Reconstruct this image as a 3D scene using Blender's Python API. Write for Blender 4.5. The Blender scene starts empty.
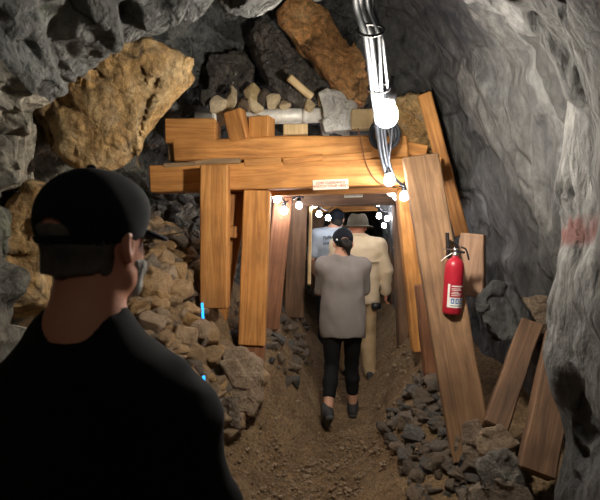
import bpy, bmesh, math, random
import numpy as np
from mathutils import Vector, Matrix, noise as mnoise

# ------------------------------------------------------------------ camera, world, exposure
SC = bpy.context.scene
COL = SC.collection
PITCH = math.atan(20 / 500)
CAM = Vector((0, 0, 1.6))
cam = bpy.data.objects.new('camera', bpy.data.cameras.new('camera'))
COL.objects.link(cam)
cam.location = CAM
cam.rotation_euler = (math.pi / 2 - PITCH, 0, 0)
cam.data.sensor_width = 36
cam.data.lens = 30
cam.data.clip_start = .02
cam.data.dof.use_dof = True
cam.data.dof.focus_distance = 3.6
cam.data.dof.aperture_fstop = 6.5
SC.camera = cam
w = bpy.data.worlds.new('dark'); SC.world = w; w.use_nodes = True
w.node_tree.nodes['Background'].inputs[0].default_value = (.5, .55, .65, 1)
w.node_tree.nodes['Background'].inputs[1].default_value = .004
SC.view_settings.view_transform = 'Standard'
SC.view_settings.look = 'None'
SC.view_settings.exposure = 0.55
SC.view_settings.gamma = 1
SC.view_settings.use_curve_mapping = False
SC.cycles.use_denoising = True
SC.cycles.max_bounces = 6
BULB_E = 500.0        # emission of one string bulb

def P(x, y, Y):
    """pixel + distance along the tunnel -> point in the place"""
    u, v = (x - 300) / 500, (250 - y) / 500
    d = Vector((u, math.cos(PITCH) + v * math.sin(PITCH), -math.sin(PITCH) + v * math.cos(PITCH)))
    return CAM + d * (Y / d.y)

rng = random.Random(7)

# ------------------------------------------------------------------ numpy noise
def _h(i, s):
    i = i.astype(np.int64)
    n = (i[..., 0] * 73856093) ^ (i[..., 1] * 19349663) ^ (i[..., 2] * 83492791) ^ (s * 2654435761)
    n = (n ^ (n >> 13)) * 1274126177 & 0x7fffffff
    n = (n ^ (n >> 15)) * 1103515245 & 0x7fffffff
    n = n ^ (n >> 11)
    return (n & 0xffffff) / float(0xffffff)

def vnoise(p, s=0):
    i = np.floor(p); f = p - i; f = f * f * f * (f * (f * 6 - 15) + 10)
    r = 0
    for a in (0, 1):
        for b in (0, 1):
            for c in (0, 1):
                wgt = (f[..., 0] if a else 1 - f[..., 0]) * (f[..., 1] if b else 1 - f[..., 1]) * (f[..., 2] if c else 1 - f[..., 2])
                r = r + wgt * _h(i + np.array((a, b, c)), s)
    return r * 2 - 1

def fbm(p, octv=4, s=0):
    r, a = 0, 1.0
    for k in range(octv):
        r = r + a * vnoise(p, s + k); p = p * 2.03 + 5.1; a *= .5
    return r

def facet(p, scale, s=0, tilt=.8, step=.5):
    """broken-rock facets: every cell is a tilted plane at its own height; returns height (m) and edge distance"""
    q = p / scale; i = np.floor(q)
    b1 = np.full(q.shape[:-1], 9.); b2 = b1.copy(); val = np.zeros_like(b1)
    for a in (-1, 0, 1):
        for b in (-1, 0, 1):
            for c in (-1, 0, 1):
                j = i + np.array((a, b, c))
                ctr = j + np.stack([_h(j, s + 1), _h(j, s + 2), _h(j, s + 3)], -1)
                dv = q - ctr
                d = (dv ** 2).sum(-1)
                n = np.stack([_h(j, s + 4), _h(j, s + 5), _h(j, s + 6)], -1) * 2 - 1
                v = (dv * n).sum(-1) * tilt + (_h(j, s + 7) - .5) * step
                near = d < b1
                b2 = np.where(near, b1, np.minimum(b2, d))
                val = np.where(near, v, val); b1 = np.where(near, d, b1)
    return val * scale, np.sqrt(b2) - np.sqrt(b1)

# ------------------------------------------------------------------ mesh helpers
def np_mesh(name, v, f, smooth=False):
    me = bpy.data.meshes.new(name)
    v = np.asarray(v, dtype=np.float32); f = np.asarray(f, dtype=np.int32)
    k = f.shape[1]
    me.vertices.add(len(v)); me.vertices.foreach_set('co', v.ravel())
    me.loops.add(f.size); me.loops.foreach_set('vertex_index', f.ravel())
    me.polygons.add(len(f))
    me.polygons.foreach_set('loop_start', np.arange(len(f), dtype=np.int32) * k)
    me.polygons.foreach_set('loop_total', np.full(len(f), k, dtype=np.int32))
    me.polygons.foreach_set('use_smooth', np.full(len(f), smooth))
    me.update(calc_edges=True)
    return me

def link(name, me, mat=None, parent=None, loc=None, rot=None):
    o = bpy.data.objects.new(name, me); COL.objects.link(o)
    if mat is not None and me is not None and not me.materials: me.materials.append(mat)
    if parent is not None: o.parent = parent
    if loc is not None: o.location = loc
    if rot is not None: o.rotation_euler = rot
    return o

def tag(o, label, cat, group=None, kind=None):
    if label: o['label'] = label
    if cat: o['category'] = cat
    if group: o['group'] = group
    if kind: o['kind'] = kind
    return o

def empty(name, loc, rot=None):
    o = bpy.data.objects.new(name, None); COL.objects.link(o); o.location = loc
    o.empty_display_size = .05
    if rot is not None: o.rotation_euler = rot
    return o

def bm_mesh(bm, name='m', smooth=False):
    me = bpy.data.meshes.new(name); bm.normal_update(); bm.to_mesh(me); bm.free()
    if smooth: me.polygons.foreach_set('use_smooth', np.ones(len(me.polygons), dtype=bool))
    return me

def surface_nets(f, lo, h):
    n = np.array(f.shape)
    ins = f < 0
    cs = tuple(n - 1)
    acc = np.zeros(cs + (3,), dtype=np.float32); cnt = np.zeros(cs, dtype=np.int16)
    def corner(a): return tuple(slice(a[k], a[k] + cs[k]) for k in range(3))
    cor = [(a, b, c) for a in (0, 1) for b in (0, 1) for c in (0, 1)]
    for a in cor:
        for k in range(3):
            if a[k]: continue
            b = list(a); b[k] = 1; b = tuple(b)
            m = ins[corner(a)] != ins[corner(b)]
            idx = np.nonzero(m)
            fa, fb = f[corner(a)][idx], f[corner(b)][idx]
            t = fa / (fa - fb + 1e-12)
            pos = np.repeat(np.array(a, dtype=np.float32)[None], len(t), 0)
            pos[:, k] += t
            acc[idx] += pos; cnt[idx] += 1
    act = np.nonzero(cnt > 0)
    ids = np.full(cs, -1, dtype=np.int32); ids[act] = np.arange(len(act[0]))
    V = np.stack(act, -1) + acc[act] / cnt[act][:, None]
    V = lo + V * h
    Q = []
    for k in range(3):
        a = [slice(1, -1)] * 3; b = [slice(1, -1)] * 3
        a[k] = slice(0, -1); b[k] = slice(1, None)
        A, B = ins[tuple(a)], ins[tuple(b)]
        idx = np.nonzero(A != B)
        base = np.stack(idx, -1)
        base[:, [(k + 1) % 3, (k + 2) % 3]] += 1
        u, v = (k + 1) % 3, (k + 2) % 3
        def cell(du, dv):
            c = base.copy(); c[:, u] -= du; c[:, v] -= dv
            return ids[c[:, 0], c[:, 1], c[:, 2]]
        q = np.stack([cell(1, 1), cell(0, 1), cell(0, 0), cell(1, 0)], -1)
        flip = ~A[idx]
        q[flip] = q[flip][:, ::-1]
        Q.append(q)
    Q = np.concatenate(Q)
    return V, Q

# signed distance prims ---------------------------------------------------------
def d_cap(p, a, b, ra, rb):
    a = np.array(a, dtype=float); ab = np.array(b, dtype=float) - a
    L = max((ab ** 2).sum(), 1e-9)
    t = np.clip(((p - a) @ ab) / L, 0, 1)
    return np.linalg.norm(p - a - t[..., None] * ab, axis=-1) - (ra + (rb - ra) * t)

def d_ell(p, c, r):
    q = p - np.array(c, dtype=float); r = np.array(r, dtype=float)
    k0 = np.linalg.norm(q / r, axis=-1); k1 = np.linalg.norm(q / r ** 2, axis=-1)
    return k0 * (k0 - 1) / np.maximum(k1, 1e-6)

class Field:
    def __init__(s, lo, hi, h):
        s.h = h; s.lo = np.array(lo, dtype=float)
        n = np.ceil((np.array(hi) - s.lo) / h).astype(int) + 1
        s.f = np.full(tuple(n), 1.0)
        s.ax = [s.lo[k] + h * np.arange(n[k]) for k in range(3)]
    def sl(s, lo, hi):
        r = []
        for k in range(3):
            i0 = max(0, int((lo[k] - s.lo[k]) / s.h) - 1); i1 = min(s.f.shape[k], int((hi[k] - s.lo[k]) / s.h) + 2)
            r.append(slice(i0, max(i1, i0)))
        return tuple(r)
    def pts(s, sl):
        return np.stack(np.meshgrid(*[s.ax[k][sl[k]] for k in range(3)], indexing='ij'), -1)
    def merge(s, sl, d, k):
        f = s.f[sl]
        if k > 0:
            hh = np.clip(.5 + .5 * (f - d) / k, 0, 1)
            s.f[sl] = f * (1 - hh) + d * hh - k * hh * (1 - hh)
        else: s.f[sl] = np.minimum(f, d)
    def cap(s, a, b, ra, rb, k=.02, ys=1.0, yc=None):
        a = np.array(a, dtype=float); b = np.array(b, dtype=float)
        m = max(ra, rb) + .05 + k
        sl = s.sl(np.minimum(a, b) - m, np.maximum(a, b) + m)
        p = s.pts(sl)
        if p.size == 0: return
        if ys != 1.0:       # flattened front-to-back
            t = np.clip((p[..., 2] - a[2]) / (b[2] - a[2] + 1e-9), 0, 1)
            yl = a[1] + (b[1] - a[1]) * t
            p = p.copy(); p[..., 1] = yl + (p[..., 1] - yl) / ys
        s.merge(sl, d_cap(p, a, b, ra, rb) * (ys if ys < 1 else 1), k)
    def ell(s, c, r, k=.02, R=None, sub=False):
        c = np.array(c, dtype=float); r = np.array(r, dtype=float); m = r.max() + .05 + k
        sl = s.sl(c - m, c + m); p = s.pts(sl)
        if p.size == 0: return
        q = p - c
        if R is not None: q = q @ np.array(R)
        d = d_ell(q, (0, 0, 0), r)
        if sub: s.f[sl] = np.maximum(s.f[sl], -d)
        else: s.merge(sl, d, k)
    def clip(s, fn):
        p = s.pts(tuple(slice(0, n) for n in s.f.shape))
        s.f = np.maximum(s.f, fn(p))
    def noise(s, amp, sc, seed=0, octv=2):
        m = np.abs(s.f) < amp * 4 + s.h * 2
        p = s.pts(tuple(slice(0, n) for n in s.f.shape))[m]
        s.f[m] += amp * fbm(p / np.array(sc), octv, seed)
    def mesh(s, name, smooth=True, it=2):
        V, Q = surface_nets(s.f, s.lo, s.h)
        for _ in range(it):      # relax
            e = np.concatenate([Q[:, [0, 1]], Q[:, [1, 2]], Q[:, [2, 3]], Q[:, [3, 0]]])
            acc = np.zeros_like(V); c = np.zeros(len(V))
            np.add.at(acc, e[:, 0], V[e[:, 1]]); np.add.at(acc, e[:, 1], V[e[:, 0]])
            np.add.at(c, e[:, 0], 1); np.add.at(c, e[:, 1], 1)
            V = .5 * V + .5 * acc / np.maximum(c, 1)[:, None]
        return np_mesh(name, V, Q, smooth)

# ------------------------------------------------------------------ materials
def nodes(name):
    m = bpy.data.materials.new(name); m.use_nodes = True
    nt = m.node_tree; b = nt.nodes['Principled BSDF']
    return m, nt, b
def N(nt, t, **kw):
    n = nt.nodes.new(t)
    for k, v in kw.items():
        if k in n.inputs: n.inputs[k].default_value = v
        else: setattr(n, k, v)
    return n
def ramp(nt, stops):
    r = nt.nodes.new('ShaderNodeValToRGB'); cr = r.color_ramp
    while len(cr.elements) < len(stops): cr.elements.new(.5)
    for e, (p, c) in zip(cr.elements, stops):
        e.position = p; e.color = tuple(c) + (1,)
    return r
def coords(nt, world=False, scale=(1, 1, 1), rot=(0, 0, 0)):
    if world:
        g = nt.nodes.new('ShaderNodeNewGeometry'); src = g.outputs['Position']
    else:
        g = nt.nodes.new('ShaderNodeTexCoord'); src = g.outputs['Object']
    mp = N(nt, 'ShaderNodeMapping'); mp.inputs['Scale'].default_value = scale; mp.inputs['Rotation'].default_value = rot
    nt.links.new(src, mp.inputs[0])
    return mp.outputs[0]

def rock_mat(name, stops, scale=3, bump=.5, rough=.85, world=False, stretch=(1, 1, 1), rot=(0, 0, 0), spots=None, vary=0, bscale=1.0, patches=(), speck=.8, blocks=0):
    m, nt, b = nodes(name)
    L = nt.links.new
    c = coords(nt, world, stretch, rot)
    n1 = N(nt, 'ShaderNodeTexNoise', Scale=scale, Detail=9, Roughness=.66, Distortion=.5); L(c, n1.inputs['Vector'])
    r = ramp(nt, stops); L(n1.outputs['Fac'], r.inputs[0])
    col = r.outputs[0]
    n2 = N(nt, 'ShaderNodeTexNoise', Scale=scale * 9, Detail=6, Roughness=.7); L(c, n2.inputs['Vector'])
    r2 = ramp(nt, [(.32, (.35, .35, .35)), (.5, (.9, .9, .9)), (.68, (1.5, 1.5, 1.5))]); L(n2.outputs['Fac'], r2.inputs[0])
    mx = N(nt, 'ShaderNodeMixRGB', blend_type='MULTIPLY', Fac=speck); L(col, mx.inputs[1]); L(r2.outputs[0], mx.inputs[2]); col = mx.outputs[0]
    if blocks:  # fractured rock: blocks of slightly different tone parted by dark cracks
        nw = N(nt, 'ShaderNodeTexNoise', Scale=scale * 2, Detail=4); L(c, nw.inputs['Vector'])
        wv = N(nt, 'ShaderNodeMixRGB', blend_type='LINEAR_LIGHT', Fac=.12); L(c, wv.inputs[1]); L(nw.outputs['Color'], wv.inputs[2])
        vc = N(nt, 'ShaderNodeTexVoronoi', Scale=blocks); L(wv.outputs[0], vc.inputs['Vector'])
        sp = N(nt, 'ShaderNodeSeparateColor'); L(vc.outputs['Color'], sp.inputs[0])
        mrb = N(nt, 'ShaderNodeMapRange'); mrb.inputs[3].default_value = .55; mrb.inputs[4].default_value = 1.45; L(sp.outputs[0], mrb.inputs[0])
        mb = N(nt, 'ShaderNodeMixRGB', blend_type='MULTIPLY', Fac=1); L(col, mb.inputs[1]); L(mrb.outputs[0], mb.inputs[2]); col = mb.outputs[0]
        ve = N(nt, 'ShaderNodeTexVoronoi', Scale=blocks, feature='DISTANCE_TO_EDGE'); L(wv.outputs[0], ve.inputs['Vector'])
        ng = N(nt, 'ShaderNodeTexNoise', Scale=scale * 1.5, Detail=3); L(c, ng.inputs['Vector'])
        wd_ = N(nt, 'ShaderNodeMath', operation='MULTIPLY'); wd_.inputs[1].default_value = 1.0; L(ve.outputs['Distance'], wd_.inputs[0])
        rc = ramp(nt, [(0, (.25, .25, .25)), (.035, (1, 1, 1))]); L(wd_.outputs[0], rc.inputs[0])
        gate = ramp(nt, [(.46, (0, 0, 0)), (.56, (1, 1, 1))]); L(ng.outputs['Fac'], gate.inputs[0])
        mc = N(nt, 'ShaderNodeMixRGB', blend_type='MULTIPLY'); L(gate.outputs[0], mc.inputs[0]); L(col, mc.inputs[1]); L(rc.outputs[0], mc.inputs[2]); col = mc.outputs[0]
    if spots:   # mineral veins / blotches: (colour, scale, low, high)
        for (sc_, ss, lo, hi) in spots:
            n3 = N(nt, 'ShaderNodeTexNoise', Scale=ss, Detail=5, Roughness=.6, Distortion=1.2); L(c, n3.inputs['Vector'])
            r3 = ramp(nt, [(lo, (0, 0, 0)), (hi, (1, 1, 1))]); L(n3.outputs['Fac'], r3.inputs[0])
            m3 = N(nt, 'ShaderNodeMixRGB'); m3.inputs[2].default_value = tuple(sc_) + (1,)
            L(r3.outputs[0], m3.inputs[0]); L(col, m3.inputs[1]); col = m3.outputs[0]
    for (pc, ctr, rad) in patches:    # stains, and recess shade painted in, each at its own place
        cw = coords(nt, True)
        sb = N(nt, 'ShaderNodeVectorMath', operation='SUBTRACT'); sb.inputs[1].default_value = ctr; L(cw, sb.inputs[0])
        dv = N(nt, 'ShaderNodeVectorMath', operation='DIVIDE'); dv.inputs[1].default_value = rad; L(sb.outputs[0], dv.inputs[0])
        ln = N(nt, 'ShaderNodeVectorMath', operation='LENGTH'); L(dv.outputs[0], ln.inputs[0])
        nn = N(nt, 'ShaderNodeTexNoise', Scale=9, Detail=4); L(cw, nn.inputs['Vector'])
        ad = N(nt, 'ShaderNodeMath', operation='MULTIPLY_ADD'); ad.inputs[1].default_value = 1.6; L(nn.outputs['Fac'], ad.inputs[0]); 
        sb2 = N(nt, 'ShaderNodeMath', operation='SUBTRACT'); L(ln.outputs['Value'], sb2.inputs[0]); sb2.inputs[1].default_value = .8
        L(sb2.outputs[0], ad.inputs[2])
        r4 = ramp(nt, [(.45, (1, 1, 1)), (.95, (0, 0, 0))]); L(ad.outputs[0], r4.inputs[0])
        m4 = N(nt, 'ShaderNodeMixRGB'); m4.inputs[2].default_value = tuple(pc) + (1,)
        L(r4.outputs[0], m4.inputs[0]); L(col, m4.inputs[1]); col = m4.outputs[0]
    if vary:
        oi = N(nt, 'ShaderNodeObjectInfo')
        hs = N(nt, 'ShaderNodeHueSaturation')
        mr = N(nt, 'ShaderNodeMapRange'); mr.inputs[3].default_value = 1 - vary; mr.inputs[4].default_value = 1 + vary
        L(oi.outputs['Random'], mr.inputs[0]); L(mr.outputs[0], hs.inputs['Value']); 
        ms = N(nt, 'ShaderNodeMath', operation='FRACT'); mm = N(nt, 'ShaderNodeMath', operation='MULTIPLY'); mm.inputs[1].default_value = 7.3
        L(oi.outputs['Random'], mm.inputs[0]); L(mm.outputs[0], ms.inputs[0])
        mr2 = N(nt, 'ShaderNodeMapRange'); mr2.inputs[3].default_value = .85; mr2.inputs[4].default_value = 1.25
        L(ms.outputs[0], mr2.inputs[0]); L(mr2.outputs[0], hs.inputs['Saturation'])
        L(col, hs.inputs['Color']); col = hs.outputs[0]
    L(col, b.inputs['Base Color'])
    b.inputs['Roughness'].default_value = rough
    nb = N(nt, 'ShaderNodeTexNoise', Scale=scale * 5 * bscale, Detail=10, Roughness=.72); L(c, nb.inputs['Vector'])
    bp = N(nt, 'ShaderNodeBump', Strength=min(1, bump * 1.6), Distance=.05)
    if blocks:
        v2 = N(nt, 'ShaderNodeTexVoronoi', Scale=blocks * 2.7); L(wv.outputs[0], v2.inputs['Vector'])
        v3 = N(nt, 'ShaderNodeTexVoronoi', Scale=blocks * 8); L(wv.outputs[0], v3.inputs['Vector'])
        a1 = N(nt, 'ShaderNodeMath', operation='MULTIPLY_ADD'); a1.inputs[1].default_value = -.9; L(v2.outputs['Distance'], a1.inputs[0]); L(nb.outputs['Fac'], a1.inputs[2])
        a2 = N(nt, 'ShaderNodeMath', operation='MULTIPLY_ADD'); a2.inputs[1].default_value = -.35; L(v3.outputs['Distance'], a2.inputs[0]); L(a1.outputs[0], a2.inputs[2])
        L(a2.outputs[0], bp.inputs['Height'])
    else: L(nb.outputs['Fac'], bp.inputs['Height'])
    L(bp.outputs[0], b.inputs['Normal'])
    return m

def wood_mat(name, light, mid, dark, scale=1.0, rough=.75, vary=.12):
    m, nt, b = nodes(name); L = nt.links.new
    tc = nt.nodes.new('ShaderNodeTexCoord'); oi = N(nt, 'ShaderNodeObjectInfo')
    ofs = N(nt, 'ShaderNodeVectorMath', operation='MULTIPLY'); ofs.inputs[1].default_value = (13, 7, 5)
    cb = N(nt, 'ShaderNodeCombineXYZ'); [L(oi.outputs['Random'], cb.inputs[k]) for k in range(3)]
    L(cb.outputs[0], ofs.inputs[0])
    ad = N(nt, 'ShaderNodeVectorMath', operation='ADD'); L(tc.outputs['Object'], ad.inputs[0]); L(ofs.outputs[0], ad.inputs[1])
    mp = N(nt, 'ShaderNodeMapping'); mp.inputs['Scale'].default_value = (14 * scale, 14 * scale, .9 * scale); L(ad.outputs[0], mp.inputs[0])
    n1 = N(nt, 'ShaderNodeTexNoise', Scale=1.6, Detail=8, Roughness=.62, Distortion=1.1); L(mp.outputs[0], n1.inputs['Vector'])
    r = ramp(nt, [(.28, dark), (.5, mid), (.72, light)]); L(n1.outputs['Fac'], r.inputs[0])
    n2 = N(nt, 'ShaderNodeTexNoise', Scale=3.2, Detail=5); L(ad.outputs[0], n2.inputs['Vector'])
    r2 = ramp(nt, [(.3, (.6, .58, .55)), (.65, (1.1, 1.1, 1.1))]); L(n2.outputs['Fac'], r2.inputs[0])
    mx = N(nt, 'ShaderNodeMixRGB', blend_type='MULTIPLY', Fac=.85); L(r.outputs[0], mx.inputs[1]); L(r2.outputs[0], mx.inputs[2])
    hs = N(nt, 'ShaderNodeHueSaturation'); mr = N(nt, 'ShaderNodeMapRange'); mr.inputs[3].default_value = 1 - vary; mr.inputs[4].default_value = 1 + vary
    L(oi.outputs['Random'], mr.inputs[0]); L(mr.outputs[0], hs.inputs['Value']); L(mx.outputs[0], hs.inputs['Color'])
    L(hs.outputs[0], b.inputs['Base Color']); b.inputs['Roughness'].default_value = rough
    mp2 = N(nt, 'ShaderNodeMapping'); mp2.inputs['Scale'].default_value = (60, 60, 3); L(ad.outputs[0], mp2.inputs[0])
    n3 = N(nt, 'ShaderNodeTexNoise', Scale=2, Detail=6, Roughness=.7); L(mp2.outputs[0], n3.inputs['Vector'])
    bp = N(nt, 'ShaderNodeBump', Strength=.35, Distance=.008); L(n3.outputs['Fac'], bp.inputs['Height']); L(bp.outputs[0], b.inputs['Normal'])
    return m

def cloth_mat(name, c1, c2, scale=400, rough=.9, bump=.15):
    m, nt, b = nodes(name); L = nt.links.new
    c = coords(nt)
    n1 = N(nt, 'ShaderNodeTexNoise', Scale=9, Detail=5); L(c, n1.inputs['Vector'])
    r = ramp(nt, [(.3, c1), (.7, c2)]); L(n1.outputs['Fac'], r.inputs[0]); L(r.outputs[0], b.inputs['Base Color'])
    b.inputs['Roughness'].default_value = rough
    b.inputs['Specular IOR Level'].default_value = .2
    n2 = N(nt, 'ShaderNodeTexNoise', Scale=scale, Detail=2); L(c, n2.inputs['Vector'])
    bp = N(nt, 'ShaderNodeBump', Strength=bump, Distance=.004); L(n2.outputs['Fac'], bp.inputs['Height']); L(bp.outputs[0], b.inputs['Normal'])
    return m

def plain_mat(name, col, rough=.5, metal=0, spec=.5, var=.15, scale=25):
    m, nt, b = nodes(name); L = nt.links.new
    c = coords(nt)
    n1 = N(nt, 'ShaderNodeTexNoise', Scale=scale, Detail=4); L(c, n1.inputs['Vector'])
    r = ramp(nt, [(.3, [x * (1 - var) for x in col]), (.7, [min(1, x * (1 + var)) for x in col])]); L(n1.outputs['Fac'], r.inputs[0])
    L(r.outputs[0], b.inputs['Base Color'])
    b.inputs['Roughness'].default_value = rough; b.inputs['Metallic'].default_value = metal
    return m

def emit_mat(name, col, strength, base=(1, 1, 1)):
    m, nt, b = nodes(name)
    b.inputs['Base Color'].default_value = tuple(base) + (1,)
    b.inputs['Emission Color'].default_value = tuple(col) + (1,)
    b.inputs['Emission Strength'].default_value = strength
    return m

G = lambda v, t=(1, 1, 1): (v * t[0], v * t[1], v * t[2])
M_WALL_L = rock_mat('rock_left', [(.25, (.07, .068, .06)), (.45, (.2, .19, .16)), (.6, (.3, .27, .21)), (.8, (.42, .4, .35))], 2.2, .6, world=True, blocks=3.6,
                    spots=[((.16, .17, .12), 2.7, .58, .68), ((.3, .2, .09), 1.5, .6, .7)])
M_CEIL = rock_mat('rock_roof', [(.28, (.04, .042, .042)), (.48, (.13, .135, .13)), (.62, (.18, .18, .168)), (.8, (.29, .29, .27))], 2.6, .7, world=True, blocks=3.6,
                  spots=[((.24, .27, .2), 3.1, .62, .72)], patches=[((.02, .021, .03), tuple(P(425, 45, 3.2)), (.32, .8, .42))])  # bluish-black patch paints in the shade of the roof recess
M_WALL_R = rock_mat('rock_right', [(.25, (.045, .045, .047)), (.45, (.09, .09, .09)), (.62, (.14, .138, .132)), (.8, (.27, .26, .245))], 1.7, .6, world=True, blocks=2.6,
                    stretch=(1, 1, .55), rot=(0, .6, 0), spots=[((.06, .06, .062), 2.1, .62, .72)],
                    patches=[((.02, .021, .03), tuple(P(425, 45, 3.2)), (.32, .8, .42)), ((.13, .05, .042), tuple(P(562, 232, 1.85)), (.055, .45, .07)), ((.13, .05, .042), tuple(P(580, 260, 1.85)), (.05, .45, .07))])  # first patch is the recess shade painted on; the red two are stains
M_FLOOR = rock_mat('sandy_floor', [(.25, (.15, .09, .042)), (.5, (.31, .195, .095)), (.75, (.44, .3, .16))], 5, .6, rough=.95, world=True, bscale=2)
M_TAN = rock_mat('tan_rubble', [(.2, (.2, .12, .065)), (.45, (.42, .28, .16)), (.65, (.54, .39, .24)), (.85, (.66, .54, .38))], 7, .5, vary=.25, speck=.5)
M_DARKR = rock_mat('dark_rubble', [(.2, (.05, .047, .043)), (.5, (.15, .138, .122)), (.8, (.3, .275, .24))], 8, .5, vary=.3)
M_BROWNR = rock_mat('brown_rubble', [(.2, (.09, .065, .045)), (.5, (.22, .165, .12)), (.8, (.36, .3, .22))], 8, .5, vary=.3)
M_PALE = rock_mat('pale_stone', [(.2, (.5, .36, .2)), (.5, (.76, .6, .37)), (.8, (.88, .78, .58))], 8, .4, vary=.12, speck=.35)
M_OCHRE = rock_mat('ochre_rock', [(.25, (.2, .11, .05)), (.45, (.45, .27, .1)), (.6, (.52, .38, .2)), (.8, (.68, .56, .36))], 2.4, .7, blocks=2.6,
                   spots=[((.38, .31, .22), 3.2, .56, .66), ((.12, .09, .07), 2.4, .64, .7)])
M_ORANGE = rock_mat('orange_slab', [(.25, (.4, .18, .07)), (.5, (.78, .4, .15)), (.75, (.88, .58, .3))], 3, .6, blocks=2.2,
                    stretch=(1, 1, 1), spots=[((.8, .72, .58), 4.5, .66, .74)])
M_QUARTZ = rock_mat('quartz_rock', [(.25, (.5, .47, .42)), (.5, (.85, .82, .75)), (.75, (.95, .93, .88))], 6, .7, speck=.35, spots=[((.25, .2, .14), 5, .62, .7)])
M_SLAB = rock_mat('dark_slab', [(.3, (.05, .045, .045)), (.5, (.16, .14, .125)), (.68, (.3, .26, .22)), (.85, (.5, .45, .4))], 4, .7, blocks=5,
                  spots=[((.66, .62, .56), 6, .64, .7)])
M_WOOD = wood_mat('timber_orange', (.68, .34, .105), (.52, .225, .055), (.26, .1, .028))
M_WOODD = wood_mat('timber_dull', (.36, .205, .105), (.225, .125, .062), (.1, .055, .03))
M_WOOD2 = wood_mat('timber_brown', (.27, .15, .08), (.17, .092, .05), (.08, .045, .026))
M_WOODR = wood_mat('timber_red_brown', (.34, .16, .08), (.24, .1, .045), (.13, .055, .028))
M_WOODG = wood_mat('timber_weathered', (.42, .29, .17), (.29, .19, .1), (.15, .095, .05))
M_WOODP = wood_mat('timber_pale', (.85, .66, .38), (.75, .54, .28), (.55, .36, .17))
M_BLACK = plain_mat('black_plastic', (.015, .015, .018), .45)
M_CABLE = plain_mat('cable_jacket', (.018, .022, .032), .55)
M_CABLE_G = plain_mat('grey_cable_jacket', (.06, .075, .1), .6)
M_PIPE = plain_mat('pipe_metal', (.74, .72, .66), .4, .1)
M_RED = plain_mat('red_paint', (.4, .014, .03), .36)
M_WHITE = plain_mat('white_print', (.8, .79, .75), .5)
M_BLUE = plain_mat('blue_print', (.05, .18, .5), .5)
M_STEEL = plain_mat('steel', (.55, .55, .53), .3, .9)
M_SIGN = plain_mat('sign_board', (.62, .56, .42), .5, var=.05)
M_SIGNTXT = plain_mat('sign_red_lettering', (.5, .05, .015), .6)
M_DARKTXT = plain_mat('dark_lettering', (.03, .03, .035), .7)
M_BULB = emit_mat('bulb_glow', (1, .92, .8), BULB_E)
M_BULB_S = emit_mat('small_bulb_glow', (.95, .95, 1), BULB_E * .13)
M_BULB_M = emit_mat('medium_bulb_glow', (1, .93, .83), BULB_E * .15)
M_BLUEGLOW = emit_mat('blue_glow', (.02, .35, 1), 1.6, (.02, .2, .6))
M_SKIN = cloth_mat('skin', (.5, .26, .17), (.6, .34, .23), 120, .55, .05)
M_SKIN2 = cloth_mat('skin_sunburnt', (.5, .2, .12), (.6, .28, .18), 120, .55, .05)
M_HAIRG = cloth_mat('greying_hair', (.05, .043, .038), (.2, .17, .14), 260, .8, .6)
M_HAIRD = cloth_mat('dark_hair', (.012, .01, .009), (.03, .024, .02), 260, .6, .5)
M_BEARD = cloth_mat('grey_beard', (.3, .29, .28), (.5, .48, .46), 260, .85, .5)
M_BTEE = cloth_mat('black_tee', (.003, .0035, .0045), (.006, .0065, .009), 500, .95)
M_CAPN = cloth_mat('navy_cap', (.005, .006, .009), (.011, .013, .019), 600, .9)
M_GTEE = cloth_mat('grey_tee', (.2, .18, .165), (.23, .205, .19), 500)
M_LEG = cloth_mat('black_leggings', (.006, .006, .007), (.011, .011, .012), 500, .8)
M_SHOE = cloth_mat('dark_shoe', (.025, .025, .026), (.06, .06, .06), 300, .7)
M_SOLE = cloth_mat('shoe_sole', (.06, .06, .06), (.12, .12, .12), 200, .7)
M_CREAM = cloth_mat('cream_jacket', (.66, .52, .34), (.74, .6, .41), 400)
M_KHAKI = cloth_mat('khaki_trousers', (.4, .28, .15), (.48, .35, .2), 400)
M_HAT = cloth_mat('olive_hat', (.06, .05, .035), (.1, .085, .06), 500)
M_BLUETEE = cloth_mat('pale_blue_tee', (.36, .4, .45), (.44, .48, .53), 500)
M_JEANS = cloth_mat('dark_jeans', (.03, .035, .05), (.05, .055, .08), 500)
M_EYE = plain_mat('eye_white', (.7, .68, .65), .2)

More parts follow.
